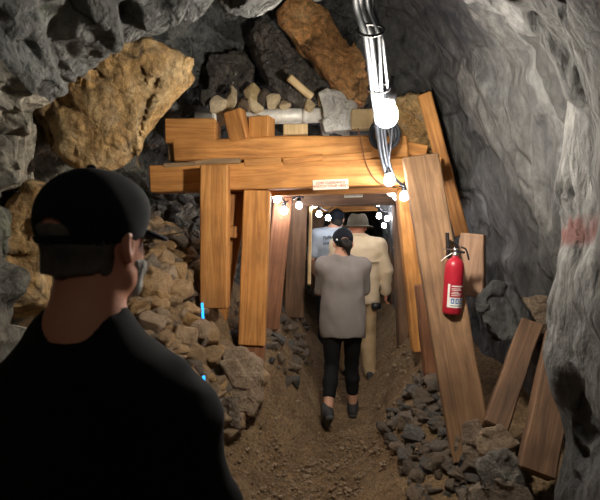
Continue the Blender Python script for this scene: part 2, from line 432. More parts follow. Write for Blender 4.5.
# ------------------------------------------------------------------ tunnel shell
ST = [-3.0, 0.0, 1.2, 1.9, 2.25, 3.0, 3.6, 4.0, 4.5, 6.0, 8.0, 10.5]
PR = [
 [(-1.1,-.3),(-1.2,.8),(-1.2,1.5),(-1.0,2.1),(-.5,2.5),(.0,2.55),(.5,2.5),(1.0,2.0),(1.1,1.2),(1.1,-.3)],
 [(-1.1,-.3),(-1.2,.8),(-1.2,1.5),(-1.0,2.1),(-.5,2.5),(.0,2.55),(.5,2.5),(1.0,2.0),(1.1,1.2),(1.1,-.3)],
 [(-1.1,-.3),(-1.15,.8),(-1.15,1.5),(-1.0,2.05),(-.5,2.4),(0,2.52),(.45,2.55),(.85,2.0),(.88,1.2),(.9,-.3)],
 [(-1.2,-.3),(-1.25,.8),(-1.2,1.5),(-1.1,2.05),(-.72,2.32),(0,2.5),(.5,2.66),(1.0,2.2),(1.0,1.2),(1.0,-.3)],
 [(-1.4,-.3),(-1.4,.8),(-1.4,1.5),(-1.4,2.2),(-1.0,2.72),(-.1,2.92),(.55,2.92),(1.2,2.4),(1.45,1.2),(1.42,-.3)],
 [(-1.6,-.3),(-1.7,.8),(-1.65,1.5),(-1.6,2.3),(-1.15,3.0),(-.2,3.25),(.62,3.25),(1.12,2.6),(1.5,1.3),(1.6,-.3)],
 [(-1.6,-.3),(-1.7,.8),(-1.65,1.5),(-1.5,2.4),(-1,3.1),(-.1,3.5),(.62,3.45),(1.15,2.6),(1.5,1.3),(1.55,-.3)],
 [(-1.4,-.3),(-1.45,.8),(-1.4,1.5),(-1.3,2.3),(-.9,2.9),(-.1,3.3),(.55,3.2),(1.1,2.5),(1.4,1.3),(1.4,-.3)],
 [(-1.1,-.3),(-1.05,.8),(-1.0,1.5),(-.9,2.0),(-.5,2.3),(.2,2.4),(.6,2.35),(1.1,2.05),(1.25,1.2),(1.25,-.3)],
 [(-.7,-.3),(-.75,.8),(-.75,1.5),(-.65,1.9),(-.3,2.2),(.2,2.28),(.7,2.2),(1.1,1.85),(1.2,1.2),(1.2,-.3)],
 [(-.6,-.3),(-.65,.8),(-.65,1.5),(-.55,1.9),(-.2,2.2),(.3,2.28),(.8,2.2),(1.2,1.85),(1.3,1.2),(1.3,-.3)],
 [(-.6,-.3),(-.65,.8),(-.65,1.5),(-.55,1.9),(-.2,2.2),(.3,2.28),(.8,2.2),(1.2,1.85),(1.3,1.2),(1.3,-.3)],
]
PR = np.array(PR, dtype=float); ST = np.array(ST)
def smooth_axis(a, n, axis):
    k = np.hanning(n + 2)[1:-1]; k /= k.sum()
    pad = [(0, 0)] * a.ndim; pad[axis] = (n // 2, n // 2)
    b = np.pad(a, pad, mode='edge')
    return np.apply_along_axis(lambda v: np.convolve(v, k, 'valid'), axis, b)
ys = np.concatenate([np.arange(-3, .6, .06), np.arange(.6, 4.7, .0165), np.arange(4.7, 10.5, .05)])
NU = 46
us = np.linspace(0, 9, 9 * NU + 1)
yi = np.interp(ys, ST, np.arange(len(ST)))
i0 = np.clip(np.floor(yi).astype(int), 0, len(ST) - 2); ft = (yi - i0)[:, None, None]
ft = ft * ft * (3 - 2 * ft) * .5 + ft * .5
A = PR[i0] * (1 - ft) + PR[i0 + 1] * ft
j0 = np.clip(np.floor(us).astype(int), 0, 8); fu = (us - j0)[None, :, None]
B = A[:, j0] * (1 - fu) + A[:, j0 + 1] * fu
B = smooth_axis(B, 41, 1)
uni = (ys >= .6) & (ys < 4.7)
B[uni] = smooth_axis(B[uni], 13, 0)
base = np.stack([B[..., 0], np.repeat(ys[:, None], len(us), 1), B[..., 1]], -1)
dy = np.gradient(base, axis=0); du = np.gradient(base, axis=1)
nrm = np.cross(dy, du); nrm /= np.linalg.norm(nrm, axis=-1, keepdims=True) + 1e-9
ctr = np.stack([np.full(len(ys), .1), ys, np.full(len(ys), 1.3)], -1)[:, None]
sgn = np.sign(((ctr - base) * nrm).sum(-1, keepdims=True)); nrm = nrm * sgn        # inward
pp = base.copy()
wr = np.clip((us - 5.5) / 1.2, 0, 1)[None]                                           # 1 on the right wall
# strata on the right lean: stretch the cells along the dip
cs, sn = math.cos(.62), math.sin(.62)
pr = np.stack([(pp[..., 0] * cs + pp[..., 2] * sn), pp[..., 1] * .8, (-pp[..., 0] * sn + pp[..., 2] * cs) * .5], -1)
warp = np.stack([fbm(pp * 2.1, 3, 11), fbm(pp * 2.1, 3, 21), fbm(pp * 2.1, 3, 31)], -1) * .035
def rock_disp(q, a):
    d1, e1 = facet(q + warp, .62, 40, 1.0, .4)
    d2, e2 = facet(q + warp * .8, .24, 60, 1.0, .4)
    d3, e3 = facet(q + warp * .5, .085, 80, 1.0, .4)
    crack = -.03 * np.exp(-(e1 / .03) ** 2) - .016 * np.exp(-(e2 / .05) ** 2)
    return a * (d1 * .26 + d2 * .4 + d3 * .4 + crack) + .012 * fbm(q * 7, 4, 5)
disp = rock_disp(pp * np.array((1, 1, 1.15)), 1.0) * (1 - wr) + rock_disp(pr, .5) * wr
# keep the shell off the people's passage farther in
disp = np.clip(disp, -.3, .22)
disp = smooth_axis(smooth_axis(disp, 5, 0), 5, 1) * wr + smooth_axis(smooth_axis(disp, 3, 0), 3, 1) * (1 - wr)
pit = np.clip(fbm(pp * 11, 3, 77) - .4, 0, 1)
disp = disp - .05 * pit * wr * np.clip(1.5 - np.abs(pp[..., 1] - 1.6), 0, 1)
shell = base + nrm * disp[..., None]
ny, nu = len(ys), len(us)
def shell_piece(name, u0, u1, mat, label):
    a, b = int(u0 * NU), int(u1 * NU)
    V = shell[:, a:b + 1].reshape(-1, 3); k = b - a + 1
    I = (np.arange(ny - 1)[:, None] * k + np.arange(k - 1)[None]).ravel()
    F = np.stack([I, I + 1, I + k + 1, I + k], -1)[:, ::-1]
    o = link(name, np_mesh(name, V, F, True), mat)
    o.data.set_sharp_from_angle(angle=.55)
    tag(o, label, None, kind='structure'); return o
shell_piece('wall_left', 0, 3.3, M_WALL_L, 'rough grey and tan rock wall on the left of the mine tunnel')
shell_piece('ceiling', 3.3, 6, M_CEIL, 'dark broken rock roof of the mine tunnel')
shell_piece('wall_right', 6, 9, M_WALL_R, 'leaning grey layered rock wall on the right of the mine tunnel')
for nm, yy, lb in (('wall_back', 10.45, 'dark rock face at the far end of the tunnel'), ('wall_front', -2.95, 'rock face behind the viewer')):
    gx, gz = np.meshgrid(np.linspace(-1.6, 1.8, 70), np.linspace(-.4, 2.9, 70), indexing='ij')
    q = np.stack([gx, np.full_like(gx, yy), gz], -1)
    d, e = facet(q, .4, 3); q[..., 1] += d * .5
    I = (np.arange(69)[:, None] * 70 + np.arange(69)[None]).ravel()
    o = link(nm, np_mesh(nm, q.reshape(-1, 3), np.stack([I, I + 1, I + 71, I + 70], -1), True), M_WALL_L); tag(o, lb, None, kind='structure')

# ------------------------------------------------------------------ floor
def sst(a, b, x):
    t = np.clip((x - a) / (b - a), 0, 1); return t * t * (3 - 2 * t)
def ground(X, Y):
    X = np.asarray(X, dtype=float); Y = np.asarray(Y, dtype=float)
    xc = np.interp(Y, [-3, 2, 3, 4, 5, 6, 8, 10], [0, .03, .1, .33, .46, .46, .4, .4])
    z = np.interp(Y, [4.2, 5.1, 6.2, 10], [0, .05, .11, .2])
    d = X - xc
    hl = np.interp(Y, [2.2, 3, 3.4, 3.8, 4.3, 5, 6, 10], [.15, .28, .42, .68, .8, .8, .6, .4])
    z = z + hl * sst(.08, .62, -d)
    pa = np.interp(Y, [1.8, 2.4, 2.8, 3.2, 3.8, 4.3, 6], [.1, .35, .7, .95, .95, .6, .3])
    z = z + pa * sst(.36, .98, -X)
    hr = np.interp(Y, [2.2, 2.6, 3, 3.5, 4.2, 5, 6, 10], [.15, .24, .33, .55, .72, .7, .5, .3])
    z = z + hr * sst(.16, .8, d)
    return z
gx = np.arange(-1.9, 1.95, .02); gy = np.concatenate([np.arange(-3, 2.4, .08), np.arange(2.4, 5.6, .02), np.arange(5.6, 10.6, .06)])
GX, GY = np.meshgrid(gx, gy, indexing='ij')
gp = np.stack([GX, GY, ground(GX, GY)], -1)
df, ef = facet(gp + warp[0, 0], .13, 90, .6, .4)
gp[..., 2] += .035 * fbm(gp * 2.5, 4, 50) + .22 * df * (.3 + .7 * np.clip(fbm(gp * 1.3, 2, 70) + .4, 0, 1)) + .008 * fbm(gp * 22, 2, 55)
n1, n2 = GX.shape
I = (np.arange(n1 - 1)[:, None] * n2 + np.arange(n2 - 1)[None]).ravel()
fl = link('floor', np_mesh('floor', gp.reshape(-1, 3), np.stack([I, I + n2, I + n2 + 1, I + 1], -1), True), M_FLOOR)
tag(fl, 'sandy brown dirt path worn into a trench between rubble banks', None, kind='structure')
def gz(x, y): return float(ground(x, y))

# ------------------------------------------------------------------ rocks
def hull_mesh(name, pts, bevel=.0, flat=True):
    bm = bmesh.new()
    for p in pts: bm.verts.new(p)
    r = bmesh.ops.convex_hull(bm, input=bm.verts[:])
    bmesh.ops.delete(bm, geom=[v for v in bm.verts if not v.link_faces], context='VERTS')
    bmesh.ops.dissolve_limit(bm, angle_limit=.2, verts=bm.verts[:], edges=bm.edges[:])
    if bevel: bmesh.ops.bevel(bm, geom=bm.edges[:], offset=bevel, segments=1, affect='EDGES', profile=.6)
    bmesh.ops.triangulate(bm, faces=bm.faces[:])
    return bm_mesh(bm, name)
STONE = []
for k in range(16):
    r_ = random.Random(100 + k)
    sx, sy, sz = 1, r_.uniform(.65, .95), r_.uniform(.42, .75)
    pts = []
    for _ in range(r_.randint(9, 15)):
        v = Vector((r_.gauss(0, 1), r_.gauss(0, 1), r_.gauss(0, 1))).normalized()
        v = Vector([math.copysign(abs(c) ** .7, c) for c in v])
        pts.append((v.x * .5 * sx * r_.uniform(.8, 1), v.y * .5 * sy * r_.uniform(.8, 1), v.z * .5 * sz * r_.uniform(.8, 1)))
    STONE.append(pts)
def stones(mat, tagname):
    out = []
    for k, p in enumerate(STONE):
        me = hull_mesh(tagname, p, .035); me.materials.append(mat); out.append(me)
    return out
S_TAN, S_DARK, S_BROWN, S_PALE = stones(M_TAN, 'tan_stone'), stones(M_DARKR, 'dark_stone'), stones(M_BROWNR, 'brown_stone'), stones(M_PALE, 'pale_stone')

def put_stone(name, lib, loc, size, label, group, r_, tilt=.6, flatten=1.0):
    o = link(name, r_.choice(lib)); o.location = loc
    o.rotation_euler = (r_.uniform(-tilt, tilt), r_.uniform(-tilt, tilt), r_.uniform(0, 6.28))
    o.scale = (size * r_.uniform(.85, 1.15), size * r_.uniform(.85, 1.15), size * flatten * r_.uniform(.85, 1.15))
    return tag(o, label, 'rock', group)

def big_rock(name, pts, mat, label, vox=.016, amp=(.05, .02), rnd=.01, seed=0, squash=(1, 1, 1), group=None):
    """boulder: convex block through the given corners, its faces broken by facets"""
    pts = [Vector(p) for p in pts]
    org = Vector((sum(p.x for p in pts) / len(pts), sum(p.y for p in pts) / len(pts), min(p.z for p in pts)))
    bm = bmesh.new()
    for p in pts: bm.verts.new(p - org)
    bmesh.ops.convex_hull(bm, input=bm.verts[:])
    bm.normal_update()
    c0 = sum(((p - org) for p in pts), Vector()) / len(pts)
    pl = set()
    for f in bm.faces:
        n = f.normal.normalized(); c = f.calc_center_median()
        if n.dot(c - c0) < 0: n = -n
        pl.add((round(n.x, 3), round(n.y, 3), round(n.z, 3), round(n.dot(c), 3)))
    bm.free()
    L = np.array([list(p - org) for p in pts]); m = sum(amp) * 1.3 + vox * 3
    F = Field(L.min(0) - m, L.max(0) + m, vox)
    p = F.pts(tuple(slice(0, n) for n in F.f.shape))
    F.f = np.full(F.f.shape, -9.)
    for n in pl:
        F.f = np.maximum(F.f, p @ np.array(n[:3]) - n[3])
    msk = np.abs(F.f) < m
    q = p[msk] * np.array(squash) + seed * 3.7
    wq = np.stack([fbm(q * 3, 2, 4), fbm(q * 3, 2, 5), fbm(q * 3, 2, 6)], -1) * .02
    d1, e1 = facet(q + wq, amp[0] * 5, 7 + seed, .6, .5); d2, e2 = facet(q + wq, amp[1] * 5, 17 + seed, .7, .5)
    F.f[msk] += d1 * .22 + d2 * .25 + .25 * amp[1] * fbm(q * 14, 3, 3) + .2 * amp[1] * np.exp(-(e1 / .04) ** 2)
    o = link(name, F.mesh(name, True, 0), mat, loc=org); o.data.set_sharp_from_angle(angle=.6)
    return tag(o, label, 'rock', group)

def slab_pts(px, Y0, Y1, grow=1.0):
    """outline seen from the path, front face at Y0, rear face at Y1 (same real outline, moved back)"""
    out = []
    for (x, y) in px:
        a = P(x, y, Y0); out.append(a)
        out.append(Vector((a.x, Y1, a.z)))
    return out

big_rock('hanging_boulder', [P(40,76,2.6),P(70,44,2.6),P(150,36,2.65),P(198,58,2.85),P(196,76,2.95),P(165,112,2.95),P(140,144,2.95),P(122,168,2.85),P(92,172,2.7),P(56,150,2.6),P(36,105,2.6),
          P(50,60,3.2),P(150,40,3.3),P(180,80,3.3),P(120,150,3.3),P(50,140,3.2)], M_OCHRE,
         'big ochre boulder jutting from the upper left wall', amp=(.06, .028), seed=1, squash=(1, 1, .7))
big_rock('wall_boulder', [P(0,72,2.1),P(25,85,2.1),P(28,130,2.1),P(22,185,2.1),P(-30,200,2.0),P(-40,90,2.0),P(-30,75,2.5),P(30,90,2.5),P(30,180,2.5),P(-30,190,2.5)], M_WALL_L,
         'pale grey boulder at the left picture edge beside the ochre boulder', amp=(.05, .025), seed=2)
big_rock('wall_boulder', [P(28,185,2.3),P(58,190,2.35),P(50,230,2.3),P(40,300,2.3),P(0,310,2.2),P(-12,230,2.2),P(30,180,2.7),P(60,230,2.7),P(40,310,2.7),P(-20,300,2.6)], M_OCHRE,
         'tan lumpy boulder in the wall behind the black cap', amp=(.06, .03), seed=3)
big_rock('leaning_slab', [P(276,12,3.6),P(300,-8,3.6),P(332,8,3.65),P(372,84,3.65),P(366,104,3.6),P(348,100,3.6)]
         + [Vector((p.x, p.y + .28, p.z + .02)) for p in (P(276,12,3.6),P(300,-8,3.6),P(332,8,3.65),P(372,84,3.65),P(366,104,3.6),P(348,100,3.6))], M_ORANGE,
         'long orange rock slab leaning down above the timber cap', amp=(.045, .02), seed=4, squash=(1, 1, .5))
big_rock('leaning_slab', [P(246,28,3.75),P(262,18,3.75),P(300,60,3.75),P(338,98,3.75),P(300,104,3.75),P(268,84,3.75)]
         + [Vector((p.x, p.y + .25, p.z)) for p in (P(246,28,3.75),P(262,18,3.75),P(300,60,3.75),P(338,98,3.75),P(300,104,3.75),P(268,84,3.75))], M_SLAB,
         'dark grey slab with whitish edges under the orange slab', amp=(.05, .025), seed=5, squash=(1, 1, .5))
big_rock('quartz_block', slab_pts([(204,58),(240,52),(250,70),(246,92),(206,96)], 3.95, 4.3), M_SLAB,
         'grey white speckled rock above the pipe, left of the slabs', amp=(.05, .03), seed=6)
big_rock('quartz_block', slab_pts([(320,92),(344,88),(356,104),(352,130),(326,130)], 3.62, 3.85), M_QUARTZ,
         'white quartz lump at the right end of the pipe', vox=.011, amp=(.03, .02), seed=7)
big_rock('tan_rock_slab', slab_pts([(396,96),(422,92),(446,160),(452,200),(400,176)], 3.85, 4.15), M_OCHRE,
         'brown rock slab lit behind the top of the leaning plank', amp=(.05, .025), seed=8)
big_rock('grey_boulder', [P(474,300,3.0),P(494,280,3.0),P(512,284,3.0),P(532,318,2.95),P(526,334,2.9),P(500,340,2.9),P(480,318,2.95),P(494,284,3.3),P(530,310,3.3),P(490,335,3.3)], M_WALL_R,
         'smooth grey boulder wedged behind the leaning planks on the right', amp=(.03, .012), seed=9)
big_rock('grey_boulder', [P(514,300,3.05),P(548,296,3.0),P(556,330,2.95),P(528,345,2.95),P(514,300,3.4),P(548,296,3.4),P(556,330,3.4),P(528,345,3.4)], M_BROWNR,
         'dark brown boulder above the two short leaning planks', amp=(.03, .015), seed=10)
big_rock('bank_boulder', [P(222,352,3.25),P(240,342,3.25),P(262,364,3.25),P(264,400,3.2),P(252,418,3.15),P(234,410,3.15),P(222,380,3.2),P(228,350,3.45),P(262,360,3.45),P(260,410,3.45),P(228,400,3.45)], M_TAN,
         'large tan angular stone at the foot of the timber posts', vox=.011, amp=(.03, .015), seed=11)
big_rock('bank_boulder', [P(214,402,3.0),P(236,396,3.0),P(240,430,3.0),P(226,446,3.0),P(210,430,3.0),P(214,402,3.2),P(238,398,3.2),P(240,430,3.2),P(222,440,3.2)], M_BROWNR,
         'dark brown stone on the bank beside the black sleeve', vox=.011, amp=(.03, .015), seed=12)
big_rock('corner_boulder', [P(480,432,2.6),P(500,424,2.6),P(520,440,2.6),P(516,462,2.55),P(490,470,2.55),P(478,450,2.6),P(484,432,2.85),P(516,440,2.85),P(510,465,2.85),P(482,462,2.85)], M_TAN,
         'yellowish flat stone under the foot of the short leaning planks', vox=.011, amp=(.03, .015), seed=13)
big_rock('corner_boulder', [P(478,462,2.45),P(500,446,2.45),P(524,466,2.45),P(526,488,2.4),P(486,490,2.4),P(480,466,2.75),P(520,460,2.75),P(520,490,2.7),P(484,490,2.7)], M_DARKR,
         'grey green boulder at the bottom right corner of the bank', vox=.011, amp=(.03, .015), seed=14)
big_rock('corner_boulder', [P(466,490,2.4),P(500,480,2.4),P(530,486,2.4),P(540,530,2.35),P(460,530,2.35),P(470,488,2.7),P(530,488,2.7),P(530,530,2.7),P(460,530,2.7)], M_BROWNR,
         'brown boulder cut by the bottom edge of the picture', vox=.012, amp=(.03, .015), seed=15)
big_rock('corner_boulder', [P(462,424,2.75),P(478,418,2.75),P(488,440,2.7),P(486,470,2.65),P(468,476,2.65),P(458,450,2.7),P(464,424,2.95),P(486,440,2.95),P(484,470,2.95)], M_BROWNR,
         'rounded reddish brown stone at the foot of the extinguisher plank', vox=.011, amp=(.03, .012), seed=16)

rp = random.Random(31)
def clash(x, y):      # keep stones out of the timber posts
    for (px, py, r) in ((-.69, 3.53, .1), (-.32, 3.65, .12), (-.55, 3.75, .1)):
        if abs(x - px) < r and abs(y - py) < r: return True
    return False
cnt = 0
for k in range(900):                       # the left heap
    x = rp.uniform(-1.2, -.3); y = rp.uniform(2.7, 3.75)
    s = rp.choice((.1, .12, .15, .18, .21, .26)) * rp.uniform(.8, 1.15)
    z = gz(x, y)
    if clash(x, y) or z < .3: continue
    if y > 3.6 and x > -.8 and rp.random() < .5: continue
    lib = S_TAN if rp.random() < .8 else S_BROWN
    put_stone('rubble_stone', lib, (x, y, z + s * .28), s, ('angular tan' if lib is S_TAN else 'dull brown') + ' stone in the rubble heap left of the timber posts', 'stones of the left rubble heap', rp)
    cnt += 1
    if cnt >= 290: break
for k in range(46):                        # dark fill behind the post, left of the set
    x = rp.uniform(-1.3, -.72); z = rp.uniform(1.0, 1.95); s = rp.uniform(.09, .19)
    put_stone('packed_stone', S_DARK, (x, 4.0 + rp.uniform(-.08, .1) - .1 * (1.95 - z), z), s, 'dark grey stone packed behind the left post', 'stones packed behind the left post', rp, 3)
for k in range(150):                       # inner left bank
    x = rp.uniform(-.55, .06); y = rp.uniform(3.75, 5.6); z = gz(x, y)
    if z < .35: continue
    s = rp.uniform(.07, .17)
    lib = S_BROWN if rp.random() < .75 else S_DARK
    put_stone('bank_stone', lib, (x, y, z + s * .1), s, ('brown' if lib is S_BROWN else 'dark grey') + ' stone on the left bank inside the timbered passage', 'stones of the inner left bank', rp)
for k in range(290):                       # right bank
    x = rp.uniform(.6, 1.15); y = rp.uniform(2.5, 3.7); z = gz(x, y)
    if z < .14: continue
    s = rp.choice((.06, .08, .1, .12, .15)) * rp.uniform(.8, 1.2)
    lib = S_BROWN if rp.random() < .75 else S_DARK
    put_stone('loose_stone', lib, (x, y, z + s * .12), s, ('brownish' if lib is S_BROWN else 'dark grey') + ' loose stone at the foot of the right wall', 'loose stones along the right wall', rp)
for k in range(60):                        # right inner bank, sandy pebbles
    x = rp.uniform(.85, 1.2); y = rp.uniform(3.7, 5.2)
    s = rp.uniform(.04, .08)
    put_stone('bank_pebble', S_TAN, (x, y, gz(x, y) + s * .15), s, 'small sandy stone on the right bank inside the passage', 'pebbles of the inner right bank', rp)
# gravel: uncountable
gv, gf = [], []
tet = [hull_mesh('g', p) for p in STONE[:4]]
for k in range(2600):
    y = rp.uniform(2.7, 5.2); x = float(np.interp(y, [2.7, 4, 5.2], [.08, .33, .46])) + rp.gauss(0, .38)
    if abs(x) > 1.2: continue
    me = tet[k % 4]; s = rp.uniform(.008, .03) * (1 if rp.random() < .85 else 1.6); z = gz(x, y) + s * .1
    R = Matrix.Rotation(rp.uniform(0, 6), 3, 'Z') @ Matrix.Rotation(rp.uniform(-1, 1), 3, 'X')
    o0 = len(gv)
    gv += [tuple(R @ v.co * s + Vector((x, y, z))) for v in me.vertices]
    gf += [tuple(i + o0 for i in p.vertices) for p in me.polygons]
go = link('gravel', np_mesh('gravel', gv, gf), M_TAN); tag(go, 'fine tan gravel strewn over the dirt path', 'gravel', kind='stuff')

# ------------------------------------------------------------------ timber
def plank_mesh(L, wd, th, seed, bev=.008, rough=.003, seg=10, taper=0):
    bm = bmesh.new()
    bmesh.ops.create_cube(bm, size=1)
    bmesh.ops.scale(bm, vec=(wd, th, L), verts=bm.verts)
    bmesh.ops.translate(bm, vec=(0, 0, L / 2), verts=bm.verts)
    le = [e for e in bm.edges if abs(e.verts[0].co.z - e.verts[1].co.z) > L * .9]
    bmesh.ops.subdivide_edges(bm, edges=le, cuts=max(2, seg))
    bmesh.ops.bevel(bm, geom=[e for e in bm.edges if len(e.link_faces) == 2 and e.calc_face_angle(0) > .5], offset=bev, segments=1, affect='EDGES')
    for v in bm.verts:
        n = mnoise.noise_vector(Vector((v.co.x * 3 + seed, v.co.y * 3, v.co.z * 5)))
        v.co += Vector((n.x, n.y, n.z * 1.5 if v.co.z < bev * 2 or v.co.z > L - bev * 2 else 0)) * rough
        if taper: v.co.x *= 1 - taper * v.co.z / L
    return bm_mesh(bm, 'plank')
tseed = [0]
def timber(name, a, b, wd, th, mat, label, face=(0, -1, 0), cat='timber', group=None, bev=.008, rough=.004, taper=0):
    """beam from a to b; wd = width of the face turned towards 'face', th = depth away from it; a, b on the face's centre line"""
    a = Vector(a); b = Vector(b); z = (b - a).normalized()
    f = Vector(face); f = (f - z * f.dot(z)).normalized(); x = z.cross(f) * -1
    x = f.cross(z) * -1
    yv = -f
    R = Matrix((x, yv, z)).transposed()
    if R.determinant() < 0: R = Matrix((-x, yv, z)).transposed()
    tseed[0] += 1
    L = (b - a).length
    o = link(name, plank_mesh(L, wd, th, tseed[0] * 1.7, bev, rough, int(L / .09) + 2, taper), mat)
    M4 = R.to_4x4(); M4.translation = a + yv * (th / 2)
    o.matrix_world = M4
    return tag(o, label, cat, group)

YB = 3.6
timber('cap_beam', P(149,179,YB), P(442,170,YB), .19, .2, M_WOOD, 'long squared cap beam across the tunnel carrying the clearance sign')
timber('cap_beam', P(172,150,YB+.02), P(408,146,YB+.02), .165, .2, M_WOOD, 'rough split upper beam lying on the cap beam', rough=.012, bev=.014)
timber('rear_beam', P(228,191,YB+.22), P(412,186,YB+.22), .09, .12, M_WOOD, 'thin beam showing just below the cap beam')
timber('timber_post', P(213.5,309,3.44), P(213.5,164.5,3.44), .19, .15, M_WOOD, 'leftmost squared post lapped over the front of the cap beam')
timber('timber_post', P(251,346,3.62), P(257,190,3.62), .195, .16, M_WOOD, 'second post from the left, standing under the cap beam')
timber('post_stub', P(250,372,3.64), P(252,345.5,3.64), .19, .17, M_WOODR, 'short reddish block under the second post')
timber('backing_board', P(211,345,3.76), P(238,194,3.76), .17, .05, M_WOOD, 'leaning board behind the leftmost post', face=(.2, -1, 0))
timber('nailed_block', P(231,238,3.68), P(231,226,3.68), .07, .09, M_WOOD, 'little square block nailed beside the leftmost post', cat='block')
timber('thin_lath', P(244,340,3.9), P(247,205,3.9), .03, .02, M_WOODG, 'thin dark lath standing in the gap between the two left posts', cat='lath')
timber('lagging_board', P(270,330,4.15), P(284,196,4.15), .16, .05, M_WOODR, 'reddish board leaning inside the passage beside the second post', face=(.3, -1, 0))
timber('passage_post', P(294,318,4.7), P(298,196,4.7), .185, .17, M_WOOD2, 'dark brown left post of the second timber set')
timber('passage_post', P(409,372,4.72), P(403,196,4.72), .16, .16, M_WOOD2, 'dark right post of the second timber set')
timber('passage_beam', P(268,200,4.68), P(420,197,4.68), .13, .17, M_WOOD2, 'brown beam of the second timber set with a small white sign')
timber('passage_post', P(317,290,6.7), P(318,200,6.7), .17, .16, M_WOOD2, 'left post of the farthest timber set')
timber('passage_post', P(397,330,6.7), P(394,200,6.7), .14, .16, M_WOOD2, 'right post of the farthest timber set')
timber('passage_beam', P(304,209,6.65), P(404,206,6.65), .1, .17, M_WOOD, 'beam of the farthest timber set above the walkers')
timber('passage_lath', P(309,285,5.0), P(311,196,5.0), .035, .04, M_WOODP, 'narrow pale upright strip beside the dark passage post', cat='lath')
timber('inner_post', P(424,352,3.78), P(407,188,3.78), .15, .12, M_WOOD, 'orange right post half hidden behind the extinguisher plank')
timber('inner_post', P(434,385,3.5), P(424,285,3.55), .1, .1, M_WOODR, 'dark reddish post stub low behind the extinguisher plank')
timber('leaning_plank', P(474,462,2.78), P(420.5,154,3.32), .235, .075, M_WOODD, 'wide weathered plank leaning with the red extinguisher on it', face=(-.12, -1, .1), rough=.006)
timber('lagging_board', P(462,236,3.72), P(424,93,3.72), .1, .05, M_WOOD, 'narrow lit board slanting behind the leaning plank', face=(-.45, -1, 0))
timber('short_plank', P(466,296,3.24), P(472,234,3.24), .21, .11, wood_mat('timber_pinkish', (.55, .34, .22), (.42, .25, .16), (.26, .15, .09)), 'short pinkish plank end right of the fire extinguisher', face=(-.55, -1, .05), taper=.3)
timber('short_plank', P(496,426,2.62), P(533,320,2.9), .125, .15, M_WOOD2, 'short plank leaning on the right wall, nearer the extinguisher', face=(-.35, -1, .25), rough=.008)
timber('short_plank', P(538,474,2.35), P(566,330,2.65), .165, .13, M_WOOD2, 'rightmost short plank leaning against the right wall', face=(-.3, -1, .25), rough=.008)
# blocks and wedges on top of the set
def block(name, px, Y, th, mat, label, cat='block', rough=.006, yaw=(0, -1, 0)):
    x0, y0, x1, y1 = px
    return timber(name, P((x0 + x1) / 2, y1, Y), P((x0 + x1) / 2, y0, Y), abs(x1 - x0) * Y / 500, th, mat, label, face=yaw, cat=cat, rough=rough)
timber('beam_end', P(164.5,130,YB+.02), P(216,131,YB+.02), .18, .2, M_WOOD, 'stubby beam end stacked on the left of the upper beam', rough=.008)
block('cribbing_block', (168, 143, 181, 161), YB + .06, .15, M_WOODG, 'rough split block under the stubby beam end')
timber('cribbing_block', P(238,140,YB), P(231,110,YB), .14, .1, M_WOOD, 'upright tilted block standing before the pipe', face=(-.3, -1, 0), cat='block')
block('cribbing_block', (247, 116, 269, 137), YB + .02, .13, M_WOOD, 'squat cube block beside the tilted block', yaw=(-.35, -1, 0))
block('cribbing_block', (283, 123.5, 308, 134.5), YB + .03, .1, M_WOODP, 'small pale block lying under the pipe')
block('cribbing_block', (352, 108, 374, 129), YB + .0, .12, M_WOODP, 'pale yellow block beside the white quartz lump', rough=.012)
for q, (x0, ya, x1, yb, hh, lb) in enumerate(((243, 162, 281, 160, .055, 'left wooden wedge between the two beams'), (283, 161, 322, 157, .05, 'middle wooden wedge between the two beams'),
                                     (318, 158, 372, 155, .05, 'long right wedge between the two beams'), (188, 164, 240, 160, .04, 'splintered thin wedge left of the other wedges'), (164, 165, 196, 163, .03, 'small flat shim at the left end of the cap beam'))):
    timber('wedge', P(x0, ya, YB - .005), P(x1, yb, YB - .005), hh, .14, M_WOOD if q < 3 else M_WOODG, lb, cat='wedge', rough=.01, bev=.006)
timber('split_stick', P(313,97,3.62), P(290,77,3.5), .05, .04, M_WOODP, 'pale split stick leaning on the stones above the pipe', cat='stick', rough=.006)
timber('lintel_board', P(372,140,YB+.1), P(428,152,YB+.1), .1, .06, M_WOOD, 'short board end beside the coiled cable', rough=.01)

# stones resting on the pipe
r2 = random.Random(5)
PS = [(232,100,.19,S_PALE),(253,94,.15,S_PALE),(256,104,.14,S_PALE),(273,102,.14,S_PALE),(264,98,.13,S_BROWN),(284,104,.11,S_PALE),(297,98,.17,S_BROWN),(310,104,.13,S_PALE),(322,101,.1,S_PALE),(218,106,.14,S_PALE),(243,106,.12,S_BROWN),(287,95,.12,S_BROWN),(338,84,.16,S_BROWN),(326,90,.13,S_DARK),(208,100,.12,S_DARK)]
PX = [a[0] for a in PS]
for q, (x, y, s, lib) in enumerate(PS):
    od = ['first', 'second', 'third', 'fourth', 'fifth', 'sixth', 'seventh', 'eighth', 'ninth', 'tenth', 'eleventh', 'twelfth', 'thirteenth', 'fourteenth', 'fifteenth'][sorted(PX).index(x)]
    cl = 'pale' if lib is S_PALE else 'brown' if lib is S_BROWN else 'dark'
    put_stone('roof_stone', lib, P(x, y, 3.78 + r2.uniform(-.06, .06)), s * 1.4, cl + ' broken stone above the pipe, ' + od + ' from the left', 'stones resting on the pipe', r2, 1.2, 1.1)
for k in range(40):
    lib = S_DARK if r2.random() < .6 else S_BROWN
    put_stone('packing_stone', lib, P(r2.uniform(160, 400), r2.uniform(70, 130), 4.1 + r2.uniform(0, .15)), r2.uniform(.14, .24), ('dark grey' if lib is S_DARK else 'brown') + ' stone packed above the timber roof behind the pipe', 'stones packed above the timber roof', r2, 2)

